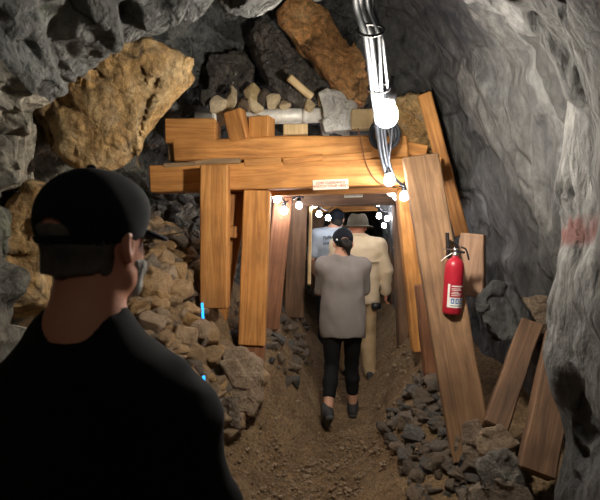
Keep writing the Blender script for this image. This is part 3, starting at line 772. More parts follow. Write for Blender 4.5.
# ------------------------------------------------------------------ tubes
def tube_bm(bm, pts, r, seg=10, closed=False):
    pts = [Vector(p) for p in pts]; rings = []
    up = Vector((0.31, .2, .93))
    for i, p in enumerate(pts):
        t = (pts[min(i + 1, len(pts) - 1)] - pts[max(i - 1, 0)]).normalized()
        if closed: t = (pts[(i + 1) % len(pts)] - pts[i - 1]).normalized()
        a = t.cross(up)
        if a.length < .05: a = t.cross(Vector((1, 0, 0)))
        a.normalize(); b = t.cross(a)
        rr = r[i] if isinstance(r, (list, tuple)) else r
        rings.append([bm.verts.new(p + (a * math.cos(2 * math.pi * k / seg) + b * math.sin(2 * math.pi * k / seg)) * rr) for k in range(seg)])
    n = len(rings)
    for i in range(n if closed else n - 1):
        A_, B_ = rings[i], rings[(i + 1) % n]
        for k in range(seg): bm.faces.new((A_[k], A_[(k + 1) % seg], B_[(k + 1) % seg], B_[k]))
    if not closed:
        bm.faces.new(rings[0][::-1]); bm.faces.new(rings[-1])
    bmesh.ops.recalc_face_normals(bm, faces=bm.faces[:])
def tube(name, pts, r, mat, parent=None, seg=10, closed=False):
    bm = bmesh.new(); tube_bm(bm, pts, r, seg, closed)
    return link(name, bm_mesh(bm, name, True), mat, parent)
def spline(ctrl, n=10):
    c = [Vector(p) for p in ctrl]; c = [c[0] * 2 - c[1]] + c + [c[-1] * 2 - c[-2]]; out = []
    for i in range(1, len(c) - 2):
        for k in range(n):
            t = k / n; p0, p1, p2, p3 = c[i - 1:i + 3]
            out.append(.5 * ((2 * p1) + (-p0 + p2) * t + (2 * p0 - 5 * p1 + 4 * p2 - p3) * t * t + (-p0 + 3 * p1 - 3 * p2 + p3) * t ** 3))
    out.append(c[-2]); return out
def lathe(prof, seg=16):
    bm = bmesh.new(); rings = []
    for (r, z) in prof:
        rings.append([bm.verts.new((r * math.cos(2 * math.pi * k / seg), r * math.sin(2 * math.pi * k / seg), z)) for k in range(seg)] if r > 1e-6 else [bm.verts.new((0, 0, z))])
    for A_, B_ in zip(rings, rings[1:]):
        for k in range(seg):
            a, b = A_[k % len(A_)], A_[(k + 1) % len(A_)]; c, d = B_[(k + 1) % len(B_)], B_[k % len(B_)]
            vs = []
            for v in (a, b, c, d):
                if v not in vs: vs.append(v)
            if len(vs) > 2: bm.faces.new(vs)
    bmesh.ops.recalc_face_normals(bm, faces=bm.faces[:])
    return bm_mesh(bm, 'lathe', True)

# pipe over the set
pr_ = empty('vent_pipe', P(205, 119, 3.78)); tag(pr_, 'pale grey metal pipe lying across the top of the timbers', 'pipe')
pa, pb = P(196, 119, 3.78), P(356, 114, 3.78); o_ = pr_.location
tube('pipe_wall', [pa - o_, pb - o_], .056, M_PIPE, pr_, 24)
for t in (.68, .12):
    c = pa.lerp(pb, t) - o_; d = (pb - pa).normalized() * .02
    tube('pipe_coupling', [c - d, c + d], .064, M_PIPE, pr_, 24)

# ------------------------------------------------------------------ string lights
ME_GLASS = lathe([(0, -.062), (.014, -.06), (.026, -.052), (.033, -.038), (.034, -.022), (.027, -.004), (.018, .008), (.015, .014), (0, .014)], 12); ME_GLASS.materials.append(M_BULB)
ME_GLASS_S = ME_GLASS.copy(); ME_GLASS_S.materials[0] = M_BULB_S
ME_GLASS_M = ME_GLASS.copy(); ME_GLASS_M.materials[0] = M_BULB_M
ME_SOCK = lathe([(0, .013), (.019, .013), (.02, .02), (.02, .045), (.014, .055), (.008, .06), (.006, .085), (0, .085)], 12); ME_SOCK.materials.append(M_BLACK)
def bulb(loc, label, s=1.0, rot=(0, 0, 0), group='string light bulbs', glass=None):
    t = empty('string_bulb', loc, rot); tag(t, label, 'light bulb', group)
    link('bulb_glass', glass or ME_GLASS_S, None, t); link('bulb_socket', ME_SOCK, None, t)
    t.scale = (s, s, s); return t
BIG = P(388, 106, 2.35)
bulb(BIG, 'biggest and nearest glowing bulb hanging beside the cable bundle', 1.6, (.1, .15, 0), glass=ME_GLASS)
bulb(P(389, 176, 3.36), 'glowing bulb hanging in front of the cap beam end', 1.1, (.0, -.1, 0), glass=ME_GLASS_S)
bulb(P(404, 193, 3.52), 'glowing bulb touching the left edge of the leaning plank', .9)
bulb(P(391, 189, 3.95), 'glowing bulb just under the cap beam, left of the plank bulb', .9)
bulb(P(396, 194, 4.25), 'small glowing bulb between the two under the cap beam', .8)
for (x, y, Y, lb) in ((277, 196, 3.98, 'glowing bulb just under the beam by the second post'), (284, 208, 4.05, 'lower glowing bulb beside the second post'),
                  (299, 203, 4.5, 'glowing bulb in front of the dark passage post'), (314, 203, 5.0, 'glowing bulb right of the pale upright strip'),
                  (319, 212, 5.4, 'small low bulb left of the far dark cap'), (328, 216, 5.8, 'bluish white bulb touching the far dark cap'),
                  (379, 195, 4.9, 'bulb beside the end of the small white sign'), (378, 201, 5.2, 'small bulb below the beam by the small white sign'),
                  (379, 214, 5.6, 'left bulb of the far right cluster'), (387, 217, 5.9, 'middle bulb of the far right cluster'), (391, 213, 6.4, 'right bulb of the far right cluster'), (384, 224, 6.6, 'lowest bulb of the far right cluster')):
    bulb(P(x, y, Y), lb, .85)
# the string goes on above and behind the viewer
bulb(Vector((.37, -.9, 2.29)), 'bulb on the string behind the viewer', 1.0, glass=ME_GLASS_M)

def cable(name, ctrl, r, mat, label, n=12):
    p = spline(ctrl, n); o0 = p[-1]
    o = tube(name, [q - o0 for q in p], r, mat, None, 10); o.location = o0
    return tag(o, label, 'cable', 'cables along the roof')
top = lambda dx, dz: [Vector((.3 + dx, -2.6, 2.36 + dz)), Vector((.3 + dx, -1.0, 2.36 + dz)), Vector((.3 + dx, .3, 2.34 + dz))]
cable('power_cable', top(-.04, 0) + [P(358, -30, 1.55), P(366, 40, 1.95), P(374, 100, 2.4), P(380, 150, 3.1), P(386, 172, 3.4), P(392, 187, 3.9), P(394, 196, 4.6), P(390, 208, 6.0)], .0125, M_CABLE_G, 'thick grey cable, leftmost of the bundle along the roof')
cable('power_cable', top(0, .02) + [P(363, -30, 1.6), P(371, 40, 2.0), P(378, 100, 2.45), P(384, 150, 3.14), P(390, 176, 3.5), P(396, 190, 4.0), P(398, 197, 4.7)], .014, M_CABLE, 'thick black cable in the middle of the roof bundle')
cable('power_cable', top(.04, 0) + [P(371, -30, 1.6), P(379, 38, 1.95), P(382, 100, 2.4), P(387, 150, 3.1), P(394, 176, 3.42), P(404, 186, 3.5)], .008, M_CABLE_G, 'slim pale cable winding through the roof bundle')
cable('string_light_cable', top(.07, .01) + [P(379, -30, 1.65), P(383, 40, 1.95), P(388, 90, 2.34), P(392, 130, 2.8), P(389, 168, 3.36), P(398, 182, 3.45), P(404, 186, 3.52), P(397, 186, 3.9), P(396, 188, 4.25), P(379, 189, 4.9), P(378, 196, 5.2), P(380, 208, 5.6), P(387, 211, 5.9), P(391, 207, 6.4)], .007, M_CABLE, 'thin black cord carrying the right row of bulbs')
cable('string_light_cable', [P(262, 192, 3.9), P(277, 189, 3.98), P(284, 201, 4.05), P(291, 200, 4.3), P(299, 196, 4.5), P(306, 199, 4.8), P(314, 197, 5.0), P(319, 206, 5.4), P(328, 210, 5.8), P(336, 203, 6.2)], .007, M_CABLE, 'thin black cord carrying the left row of bulbs')
cable('bundle_cord', [P(377, 96, 2.4), P(383, 118, 2.7), P(391, 140, 3.1), P(386, 160, 3.3), P(391, 172, 3.38)], .008, M_CABLE_G, 'short grey cord looping below the biggest bulb')
cable('loose_wire', [P(358, 128, 3.58), P(361, 142, 3.585), P(366, 163, 3.585), P(374, 178, 3.58), P(385, 186, 3.58), P(392, 189, 3.6)], .004, M_WOODR, 'thin brown wire curving down over the cap beam')
cc = empty('cable_coil', P(384, 135, 3.3)); tag(cc, 'round black coil of cable hanging below the biggest bulb', 'cable coil')
for k in range(5):
    R = .095 - .007 * k
    tube('coil_loop', [Vector((math.cos(a) * R + (k % 2) * .006, .012 * (k - 2) + .01 * math.sin(2 * a + k), math.sin(a) * R * 1.05)) for a in np.linspace(0, 2 * math.pi, 33)[:-1]], .011, M_CABLE, cc, 8, True)
for k, (t1, px) in enumerate(((0, (371, 30, 1.88)), (1, (379, 88, 2.3)))):
    c = P(*px); o = tube('cable_tie', [Vector((math.cos(a) * .05, .0, math.sin(a) * .022)) for a in np.linspace(0, 6.283, 17)[:-1]], .005, M_BLACK, None, 6, True)
    o.location = c; tag(o, ('upper' if k == 0 else 'lower') + ' black tie around the cable bundle', 'cable tie')

# ------------------------------------------------------------------ signs
def text_mesh(body, size, mat, name='lettering', ext=.0006):
    cu = bpy.data.curves.new(name, 'FONT'); cu.body = body; cu.size = size; cu.align_x = 'CENTER'; cu.align_y = 'CENTER'; cu.extrude = ext; cu.space_line = .9
    cu.offset = size * .03
    o = bpy.data.objects.new('tmp', cu); COL.objects.link(o)
    dg = bpy.context.evaluated_depsgraph_get(); dg.update()
    me = bpy.data.meshes.new_from_object(o.evaluated_get(dg)); bpy.data.objects.remove(o)
    me.name = name; me.materials.clear(); me.materials.append(mat); return me
def sign(name, c, wd, ht, body, size, tmat, rot, label):
    bm = bmesh.new(); bmesh.ops.create_cube(bm, size=1); bmesh.ops.scale(bm, vec=(wd, .006, ht), verts=bm.verts)
    bmesh.ops.bevel(bm, geom=bm.edges[:], offset=.0015, segments=1, affect='EDGES')
    t = empty(name, c, (0, rot, 0)); tag(t, label, 'sign')
    link('sign_board', bm_mesh(bm, 'sign_board'), M_SIGN, t)
    l = link('lettering', text_mesh(body, size, tmat), None, t, (0, -.0035, 0), (math.pi / 2, 0, 0)); l['label'] = 'printed capital letters'
    return t
sign('clearance_sign', P(330.5, 184.5, YB - .005), .255, .072, 'LOW CLEARANCE\nWATCH YOUR HEAD', .0255, M_SIGNTXT, -.04, 'white sign with red capitals LOW CLEARANCE WATCH YOUR HEAD')
sign('clearance_sign', P(353.5, 195.5, 4.67), .17, .036, 'WATCH YOUR HEAD', .0165, M_DARKTXT, -.03, 'narrow white sign with dark lettering on the second beam')

# ------------------------------------------------------------------ fire extinguisher
ex = P(451.5, 314, 3.02)
fe = empty('fire_extinguisher', ex, (0, .05, 0)); tag(fe, 'red fire extinguisher hanging on the wide leaning plank', 'fire extinguisher'); fe.scale = (.92, .92, .93)
link('cylinder', lathe([(0, .004), (.03, 0), (.055, .002), (.0605, .01), (.062, .02), (.062, .31), (.058, .333), (.046, .353), (.03, .366), (.022, .372), (.022, .38), (0, .38)], 32), M_RED, fe)
# label wrapped round the front
def wrap(name, r, a0, a1, z0, z1, mat, parent, n=14):
    v, f = [], []
    for k in range(n + 1):
        a = a0 + (a1 - a0) * k / n
        for z in (z0, z1): v.append((r * math.sin(a), -r * math.cos(a), z))
    for k in range(n): f.append((2 * k, 2 * k + 2, 2 * k + 3, 2 * k + 1))
    return link(name, np_mesh(name, v, f, True), mat, parent)
lab = wrap('label_panel', .0627, -.85, 1.2, .05, .2, M_WHITE, fe)
wrap('label_band', .0631, -.6, 1.2, .115, .2, M_RED, lab)
for (z, a0, a1, h) in ((.188, -.45, .85, .008), (.172, -.45, .5, .004), (.163, -.45, .7, .004), (.15, -.4, .3, .004), (.14, -.45, .75, .005), (.128, -.45, .6, .004)):
    wrap('print_line', .0634, a0, a1, z - h / 2, z + h / 2, M_WHITE, lab, 8)
for a in (-.45, 0.02, .48):
    wrap('pictogram', .0632, a, a + .34, .075, .108, M_BLUE, lab, 6)
    wrap('pictogram_mark', .0635, a + .1, a + .24, .082, .1, M_WHITE, lab, 4)
wrap('print_line', .0632, -.5, .9, .06, .064, M_DARKTXT, lab, 8)
link('valve', lathe([(0, .378), (.02, .378), (.02, .392), (.014, .396), (.014, .415), (.017, .418), (.017, .43), (0, .432)], 16), M_STEEL, fe)
def bar(name, a, b, w_, t_, mat, parent):
    a, b = Vector(a), Vector(b); L = (b - a).length
    me = plank_mesh(L, w_, t_, 1, .002, 0, 2)
    o = link(name, me, mat, parent); o.location = a; o.rotation_mode = 'QUATERNION'; o.rotation_quaternion = (b - a).to_track_quat('Z', 'Y')
    return o
bar('carry_handle', (.0, 0, .42), (-.085, -.01, .425), .02, .006, M_STEEL, fe)
bar('squeeze_lever', (.02, 0, .435), (-.03, -.012, .475), .02, .006, M_BLACK, fe)
bar('nozzle', (.01, 0, .41), (.06, -.005, .405), .016, .016, M_BLACK, fe)
tube('handle_strap', spline([(.03, -.01, .44), (.06, -.015, .43), (.075, -.02, .395), (.085, -.02, .36)], 5), .006, M_BLACK, fe, 8)
tube('safety_pin_tail', spline([(-.02, -.012, .4), (-.07, -.03, .37), (-.1, -.035, .345)], 5), .0035, M_WHITE, fe, 6)
wh = fe; bk = bar('wall_hook', (-.03, .055, .36), (-.045, .052, .53), .036, .012, M_BLACK, fe)
# blue glints low at the left post, built as thin emissive strips
for k, (x, ya, yb, Y, lb) in enumerate(((203, 319, 303, 3.36, 'short blue glint built as a glowing strip at the cut foot of the leftmost post'), (204.5, 390, 376, 2.9, 'blue glint built as a glowing strip among the stones beside the black sleeve'))):
    timber('blue_glint', P(x, ya, Y), P(x - 1, yb, Y), .016, .006, M_BLUEGLOW, lb, cat='strip', bev=.001, rough=0)

# ------------------------------------------------------------------ people
def rz(a): return Matrix.Rotation(a, 3, 'Z')
def head_prims(F, c, yaw, tilt=0, k=.015, s=1.0):
    R = np.array(rz(yaw) @ Matrix.Rotation(tilt, 3, 'X'))
    T = lambda p: np.array(c) + s * (R @ np.array(p))
    F.ell(T((0, -.012, .035)), np.array((.076, .094, .086)) * s, k, R)
    F.ell(T((0, .03, -.03)), np.array((.062, .068, .085)) * s, .03, R)
    F.ell(T((0, .062, -.088)), np.array((.036, .03, .026)) * s, .025, R)
    F.cap(T((-.05, .01, -.07)), T((0, .068, -.095)), .02 * s, .018 * s, .02); F.cap(T((.05, .01, -.07)), T((0, .068, -.095)), .02 * s, .018 * s, .02)
    F.cap(T((-.035, .078, .022)), T((.035, .078, .022)), .014 * s, .014 * s, .015)
    F.cap(T((0, .092, .01)), T((0, .11, -.028)), .009 * s, .014 * s, .01)
    F.cap(T((-.02, .087, -.06)), T((.02, .087, -.06)), .008 * s, .008 * s, .006)
    F.cap(T((-.017, .085, -.073)), T((.017, .085, -.073)), .009 * s, .009 * s, .006)
    for sx in (-1, 1):
        Re = R @ np.array(rz(sx * .35))
        F.ell(T((sx * .079, -.012, -.012)), np.array((.012, .021, .033)) * s, .008, Re)
        F.ell(T((sx * .088, -.008, -.008)), np.array((.007, .011, .018)) * s, 0, Re, sub=True)
        F.ell(T((sx * .031, .098, .003)), np.array((.016, .014, .01)) * s, 0, R, sub=True)
    return T, R

def hand(F, w, d, out, s=1.0):
    """relaxed, slightly curled hand: w wrist, d direction, out = side on which the thumb leaves the palm"""
    w = Vector(w); d = Vector(d).normalized(); o = Vector(out); o = (o - d * o.dot(d)).normalized(); n = d.cross(o)
    k1 = w + d * .085 * s
    F.cap(w, w + d * .02 * s, .024 * s, .026 * s, .01)
    for i, (off, L, r) in enumerate(((.03, .072, .0095), (.01, .082, .01), (-.011, .076, .0095), (-.031, .058, .0085))):
        kn = k1 + o * off * s
        F.cap(w + d * .02 * s + o * off * .5 * s, kn, .017 * s, .013 * s, .012)
        a = kn + (d * .9 + n * .3).normalized() * L * .5 * s
        b = a + (d * .5 + n * .8).normalized() * L * .5 * s
        F.cap(kn, a, r * s, r * .95 * s, .004); F.cap(a, b, r * .95 * s, r * .8 * s, .003)
    tb = w + d * .025 * s + o * .025 * s
    t1 = tb + (d * .7 + o * .6 + n * .2).normalized() * .045 * s
    t2 = t1 + (d * .9 + o * .15 + n * .35).normalized() * .032 * s
    F.cap(tb, t1, .014 * s, .012 * s, .008); F.cap(t1, t2, .011 * s, .009 * s, .003)

def limbs(F, J, r, names, inf, k=.02):
    for a, b, ra, rb in names: F.cap(J[a], J[b], r[ra] + inf, r[rb] + inf, k)

class Person:
    def __init__(s, name, loc, J, rad, headc, yaw=0, tilt=0, turn=0, skin=M_SKIN, label='', group=None, h=.008, hs=1.0, ts=.66):
        s.name, s.J, s.r, s.h, s.hs, s.ts = name, {k: np.array(v, dtype=float) for k, v in J.items()}, rad, h, hs, ts
        s.headc, s.yaw, s.tilt = headc, yaw, tilt
        allp = np.array(list(s.J.values())); s.lo = allp.min(0) - .2; s.hi = allp.max(0) + .2; s.hi[2] = headc[2] + .22; s.lo[2] = -.05
        s.lo[1] -= .05; s.hi[1] += .05
        F = Field(s.lo, s.hi, h); s.torso(F, 0); s.arms(F, 0); s.legs(F, 0)
        F.cap(s.J['neck'], np.array(headc) + np.array((0, -.015, -.03)), rad['neck'], rad['neck'] * .95, .03)
        s.T, s.R = head_prims(F, headc, yaw, tilt, .02, hs)
        for sd in ('l', 'r'):
            if 'hd' + sd in s.J:
                hand(F, s.J['wr' + sd], s.J['hd' + sd] - s.J['wr' + sd], (0, 1, 0) if 'th' + sd not in s.J else s.J['th' + sd])
            F.cap(s.J['an' + sd], s.J['to' + sd], .036, .03, .02)
        s.root = link(name, F.mesh(name, True, 1), skin, loc=loc, rot=(0, 0, turn)); tag(s.root, label, 'person', group)
        for sx in (-1, 1):
            e = link('eye', lathe([(0, -.011), (.007, -.008), (.011, 0), (.007, .008), (0, .011)], 10), M_EYE, s.root); e.location = s.T((sx * .031, .083, .003))
    def torso(s, F, inf, hem=None):
        J, r = s.J, s.r
        F.cap(J['pel'], J['wai'], r['pel'] + inf, r['wai'] + inf, .04, s.ts)
        F.cap(J['wai'], J['che'], r['wai'] + inf, r['che'] + inf, .04, s.ts)
        F.cap(J['che'], J['neck'] - np.array((0, 0, .02)), r['che'] * .72 + inf, r['neck'] + .01 + inf, .05, .8)
        for sd in ('l', 'r'):
            F.cap(J['neck'] + np.array((0, 0, -.03)), J['sh' + sd], r['neck'] * .75 + inf, r['sho'] + inf, .05)
            F.cap(J['sh' + sd], J['che'], r['sho'] * .95 + inf, r['che'] * .6 + inf, .05)
    def arms(s, F, inf, upto='wr', t=1.0):
        J, r = s.J, s.r
        for sd in ('l', 'r'):
            a, b, c = J['sh' + sd], J['el' + sd], J['wr' + sd]
            F.cap(a, a + (b - a) * (t if upto == 'el' else 1), r['sho'] * .92 + inf, r['elb'] + inf, .03)
            if upto == 'wr': F.cap(b, b + (c - b) * t, r['elb'] + inf, r['wri'] + inf, .015)
    def legs(s, F, inf, t=1.0):
        J, r = s.J, s.r
        for sd in ('l', 'r'):
            a, b, c = J['hi' + sd], J['kn' + sd], J['an' + sd]
            F.cap(a, b, r['thi'] + inf, r['kne'] + inf, .025)
            m = b + (c - b) * .35
            F.cap(b, m, r['kne'] + inf, r['cal'] + inf, .02)
            if t >= 1: F.cap(m, c, r['cal'] + inf, r['ank'] + inf, .02)
            else: e = b + (c - b) * t; q = (t - .35) / .65; F.cap(m, e, r['cal'] + inf, r['cal'] + (r['ank'] - r['cal']) * q + inf, .02)
    def cloth(s, name, mat, build, label=None, folds=.006, seed=0, h=None, fs=(.12, .12, .07), lo=None, hi=None, it=1):
        F = Field(s.lo if lo is None else lo, s.hi if hi is None else hi, h or s.h); build(F)
        if folds: F.noise(folds, fs, seed)
        o = link(name, F.mesh(name, True, it), mat, s.root)
        if label: o['label'] = label
        return o
    def headgear(s, name, mat, build, label=None, h=.004, parent=None):
        c = np.array(s.headc)
        F = Field((-.22, -.24, -.2), (.22, .28, .22), h); build(F)
        V, Q = surface_nets(F.f, F.lo, F.h)
        V = np.array(s.headc) + s.hs * (V @ np.array(s.R).T)
        o = link(name, np_mesh(name, V, Q, True), mat, parent or s.root)
        if label: o['label'] = label
        return o
    def shoes(s, mat=M_SHOE):
        for sd in ('l', 'r'):
            a, t = s.J['an' + sd], s.J['to' + sd]
            d = (t - a) / np.linalg.norm(t - a)
            up = np.array((0, 0, 1.)) - d * d[2]; up /= np.linalg.norm(up)
            hl = a - d * .04 - up * .035
            F = Field(np.minimum(a, t) - .16, np.maximum(a, t) + .16, .006)
            F.cap(hl, a + d * .02 - up * .02, .036, .04, .02); F.cap(a + d * .0, t - up * .005, .042, .036, .03); F.cap(a, a + up * .045, .045, .046, .02)
            F.cap(hl - up * .005, t - up * .01, .034, .034, .01)
            o = link('shoe', F.mesh('shoe', True, 1), mat, s.root)
            F = Field(np.minimum(a, t) - .16, np.maximum(a, t) + .16, .006)
            F.cap(hl - up * .016, t - up * .022, .037, .037, .01)
            F.clip(lambda p: np.abs((p - (hl - up * .035)) @ up) - .012)
            link('sole', F.mesh('sole', True, 1), M_SOLE, o)

def cap_on(p, mat, label, bill=True, opening=False, low=-.002):
    def crown(F):
        F.ell((0, -.01, .036), (.088, .106, .094), .0)
        F.ell((0, .03, .06), (.08, .07, .06), .02)
        F.clip(lambda q: (low + .06 * 0 - q[..., 2] + np.clip(q[..., 1], -.2, .2) * .12))
        F.clip(lambda q: -d_ell(q, (0, -.012, .033), (.081, .098, .088)))
        if opening: F.ell((0, -.115, .012), (.036, .05, .026), 0, sub=True)
    o = p.headgear('cap', mat, crown, label)
    if opening:
        def strap(F):
            F.ell((0, -.012, .03), (.088, .107, .095), 0)
            F.clip(lambda q: np.abs(q[..., 2] - low - .004) - .007); F.clip(lambda q: q[..., 1] + .08)
            F.clip(lambda q: -d_ell(q, (0, -.012, .033), (.081, .098, .088)))
        p.headgear('cap_strap', mat, strap, None, .003, o)
    if bill:
        def b(F):
            F.ell((0, .10, .018), (.074, .075, .07), 0)
            F.clip(lambda q: np.abs(q[..., 2] - (.022 - 3.5 * q[..., 0] ** 2 - .25 * (q[..., 1] - .09))) - .005)
            F.clip(lambda q: .055 - q[..., 1])
        p.headgear('bill', mat, b, None, .004, o)
    def bt(F): F.ell((0, -.01, .131), (.009, .009, .006), 0)
    p.headgear('button', mat, bt, None, .003, o)
    return o

# --- man in the foreground, seen from behind
fx, fy = P(89, 230, .9).x, .9
fz = gz(fx, fy)
zh = P(95, 240, .9).z - fz
J = dict(pel=(0, 0, .93), wai=(0, 0, 1.12), che=(.0, -.015, zh - .36), neck=(0, -.02, zh - .155), shl=(-.142, -.02, zh - .33), shr=(.142, -.02, zh - .33),
         ell=(-.25, -.03, zh - .57), elr=(.25, -.03, zh - .57), wrl=(-.27, .05, zh - .79), wrr=(.27, .05, zh - .79), hdl=(-.265, .08, zh - .88), hdr=(.265, .08, zh - .88),
         hil=(-.09, 0, .9), hir=(.09, 0, .9), knl=(-.1, .05, .5), knr=(.1, .0, .5), anl=(-.11, 0, .08), anr=(.11, -.05, .08), tol=(-.13, .16, .04), tor=(.13, .11, .04))
RM = dict(pel=.165, wai=.165, che=.175, neck=.062, sho=.062, elb=.046, wri=.031, thi=.09, kne=.06, cal=.06, ank=.042)
man = Person('person', (fx, fy, fz), J, RM, (0.005, .02, zh), yaw=-.34, skin=M_SKIN2, label='nearest person seen from behind in black cap and black t-shirt', h=.008, turn=.0)
def f_shirt(F):
    man.torso(F, .014); man.arms(F, .018, 'el', .72)
    F.clip(lambda p: np.where(np.abs(p[..., 0]) < .1, p[..., 2] - (zh - .155) - 1.2 * np.maximum(0, np.abs(p[..., 0]) - .03) + .004 , -1))
    F.clip(lambda p: .84 - p[..., 2])
man.cloth('shirt', M_BTEE, f_shirt, 'plain black t-shirt', .008, 3)
def f_tr(F):
    man.legs(F, .012); man.torso(F, .008); F.clip(lambda p: p[..., 2] - .92)
man.cloth('trousers', M_JEANS, f_tr, 'dark trousers', .006, 4, .012); man.shoes()
cap_on(man, M_CAPN, 'dark navy baseball cap', True, True)
def f_hair(F):
    F.ell((0, -.014, .03), (.0805, .0975, .09), 0); F.ell((0, -.05, -.045), (.064, .05, .05), .03)
    F.clip(lambda q: -d_ell(q, (0, -.012, .035), (.072, .09, .082)))
    F.clip(lambda q: q[..., 1] - .005 - .5 * np.maximum(0, q[..., 2] - .01)); F.clip(lambda q: -.066 - q[..., 2] - .25 * (q[..., 1] + .08) + .25 * np.abs(q[..., 0]))
    F.clip(lambda q: q[..., 2] - .03)
    # clear of the ears
    F.clip(lambda q: np.where(np.abs(q[..., 0]) > .06, .02 - np.linalg.norm(q[..., 1:] - np.array((-.008, -.02)), axis=-1), -1))
    F.noise(.003, (.012, .012, .03), 8)
man.headgear('hair', M_HAIRG, f_hair, 'short greying hair')
def f_beard(F):
    F.ell((0, .03, -.035), (.067, .074, .087), 0); F.ell((0, .062, -.09), (.042, .037, .032), .02)
    F.clip(lambda q: q[..., 2] + .035 + .1 * q[..., 1]); F.clip(lambda q: .022 - q[..., 1]); F.clip(lambda q: -1 * (q[..., 2] + .112))
    F.noise(.003, (.01, .01, .02), 9)
man.headgear('beard', M_BEARD, f_beard, 'trimmed grey beard')

# --- woman walking into the timbered passage
wx, wy = P(343, 300, 4.08).x, 4.08; wz = gz(wx, wy) + .0
J = dict(pel=(0, 0, .87), wai=(0, .0, 1.02), che=(0, .0, 1.2), neck=(-.005, .0, 1.375), shl=(-.155, .0, 1.31), shr=(.155, .0, 1.31),
         ell=(-.19, .09, 1.09), elr=(.19, .09, 1.09), wrl=(-.1, .24, 1.1), wrr=(.1, .24, 1.1), hdl=(-.04, .3, 1.12), hdr=(.04, .3, 1.12),
         hil=(-.085, 0, .84), hir=(.085, .0, .84), knl=(-.09, .03, .47), knr=(.085, .12, .48), anl=(-.135, -.2, .16), anr=(.1, .14, .085), tol=(-.15, -.1, .045), tor=(.115, .3, .04))
RW = dict(pel=.165, wai=.14, che=.155, neck=.048, sho=.05, elb=.038, wri=.026, thi=.083, kne=.052, cal=.053, ank=.034)
wm = Person('person', (wx, wy, wz), J, RW, (-.0, .03, 1.495), yaw=.1, tilt=-.12, label='walking person in grey t-shirt, black cropped leggings and dark cap', h=.007, hs=.95)
def w_shirt(F):
    wm.torso(F, .014); wm.arms(F, .014, 'el', .95)
    F.cap((0, 0, .76), (0, 0, 1.05), .185, .155, .05, .66)
    F.clip(lambda p: .715 + .02 * np.cos(p[..., 0] * 8) - p[..., 2]); F.clip(lambda p: np.where(np.abs(p[..., 0]) < .07, p[..., 2] - 1.385 - .4 * np.abs(p[..., 0]), -1))
wm.cloth('shirt', M_GTEE, w_shirt, 'loose grey t-shirt', .007, 13, fs=(.1, .1, .16))
def w_leg(F):
    wm.legs(F, .007, .62); wm.torso(F, .006); F.clip(lambda p: p[..., 2] - .9)
wm.cloth('leggings', M_LEG, w_leg, 'black cropped leggings', .002, 14); wm.shoes()
wc = cap_on(wm, M_CAPN, 'dark baseball cap with small white mark', True, True)
def w_mark(F): F.ell((-.062, -.075, .02), (.012, .012, .009), 0); F.clip(lambda q: d_ell(q, (0, -.01, .036), (.0895, .1075, .0955)))
wm.headgear('cap_mark', M_WHITE, w_mark, 'small white mark', .003, wc)
def w_hair(F):
    F.ell((0, -.012, .03), (.081, .098, .09), 0)
    F.clip(lambda q: -d_ell(q, (0, -.012, .035), (.073, .09, .082))); F.clip(lambda q: q[..., 1] - .01); F.clip(lambda q: -.05 - q[..., 2]); F.clip(lambda q: q[..., 2] - .02)
    F.cap((.0, -.105, .0), (.015, -.135, -.03), .03, .038, .02); F.cap((.015, -.135, -.03), (.03, -.1, -.105), .036, .012, .02)
    F.noise(.003, (.012, .012, .04), 6)
wm.headgear('hair', M_HAIRD, w_hair, 'dark hair gathered in a ponytail')

# --- man in hat and cream jacket
hx, hy = P(358, 260, 5.15).x, 5.15; hz = gz(hx, hy)
J = dict(pel=(0, 0, .98), wai=(0, .0, 1.16), che=(0, .0, 1.38), neck=(0, .0, 1.57), shl=(-.19, .0, 1.48), shr=(.19, .0, 1.48),
         ell=(-.27, .0, 1.2), elr=(.285, -.01, 1.2), wrl=(-.24, .16, 1.02), wrr=(.3, .06, .97), hdl=(-.22, .23, .97), hdr=(.3, .085, .88),
         hil=(-.1, 0, .95), hir=(.1, .0, .95), knl=(-.1, .1, .53), knr=(.1, .0, .52), anl=(-.11, .12, .09), anr=(.12, -.08, .1), tol=(-.13, .28, .045), tor=(.14, .06, .045))
HK = .93
J = {k: (v[0], v[1], v[2] * HK) for k, v in J.items()}
RH = dict(pel=.175, wai=.17, che=.195, neck=.06, sho=.07, elb=.05, wri=.033, thi=.095, kne=.062, cal=.06, ank=.042)
hm = Person('person', (hx, hy, hz), J, RH, (.0, .03, 1.70 * HK), yaw=-.15, tilt=-.05, skin=M_SKIN2, label='person in cream jacket and brimmed dark hat ahead of the walker in grey', h=.008)
def h_jack(F):
    hm.torso(F, .03); hm.arms(F, .026, 'wr', .93)
    F.cap((0, 0, .92 * HK), (0, 0, 1.2 * HK), .225, .215, .05, .66)
    F.clip(lambda p: np.where(np.abs(p[..., 0]) < .26, .86 * HK - p[..., 2], -1)); F.clip(lambda p: np.where(np.abs(p[..., 0]) < .08, p[..., 2] - 1.6 * HK, -1))
jk = hm.cloth('jacket', M_CREAM, h_jack, 'cream long-sleeved jacket', .011, 23, fs=(.15, .15, .1))
tube('back_yoke_seam', spline([(-.2, -.17, 1.34 * HK), (-.1, -.178, 1.33 * HK), (0, -.18, 1.335 * HK), (.1, -.178, 1.325 * HK), (.2, -.165, 1.33 * HK)], 6), .008, M_CREAM, jk, 6)
tube('collar', [(math.cos(a) * .085, math.sin(a) * .08 + .005, 1.595 * HK - .012 * math.sin(a)) for a in np.linspace(0, 6.283, 25)[:-1]], .021, M_CREAM, jk, 8, True)
def h_tr(F):
    hm.legs(F, .022); hm.torso(F, .008); F.clip(lambda p: p[..., 2] - .95 * HK)
hm.cloth('trousers', M_KHAKI, h_tr, 'khaki trousers', .009, 24, .01); hm.shoes()
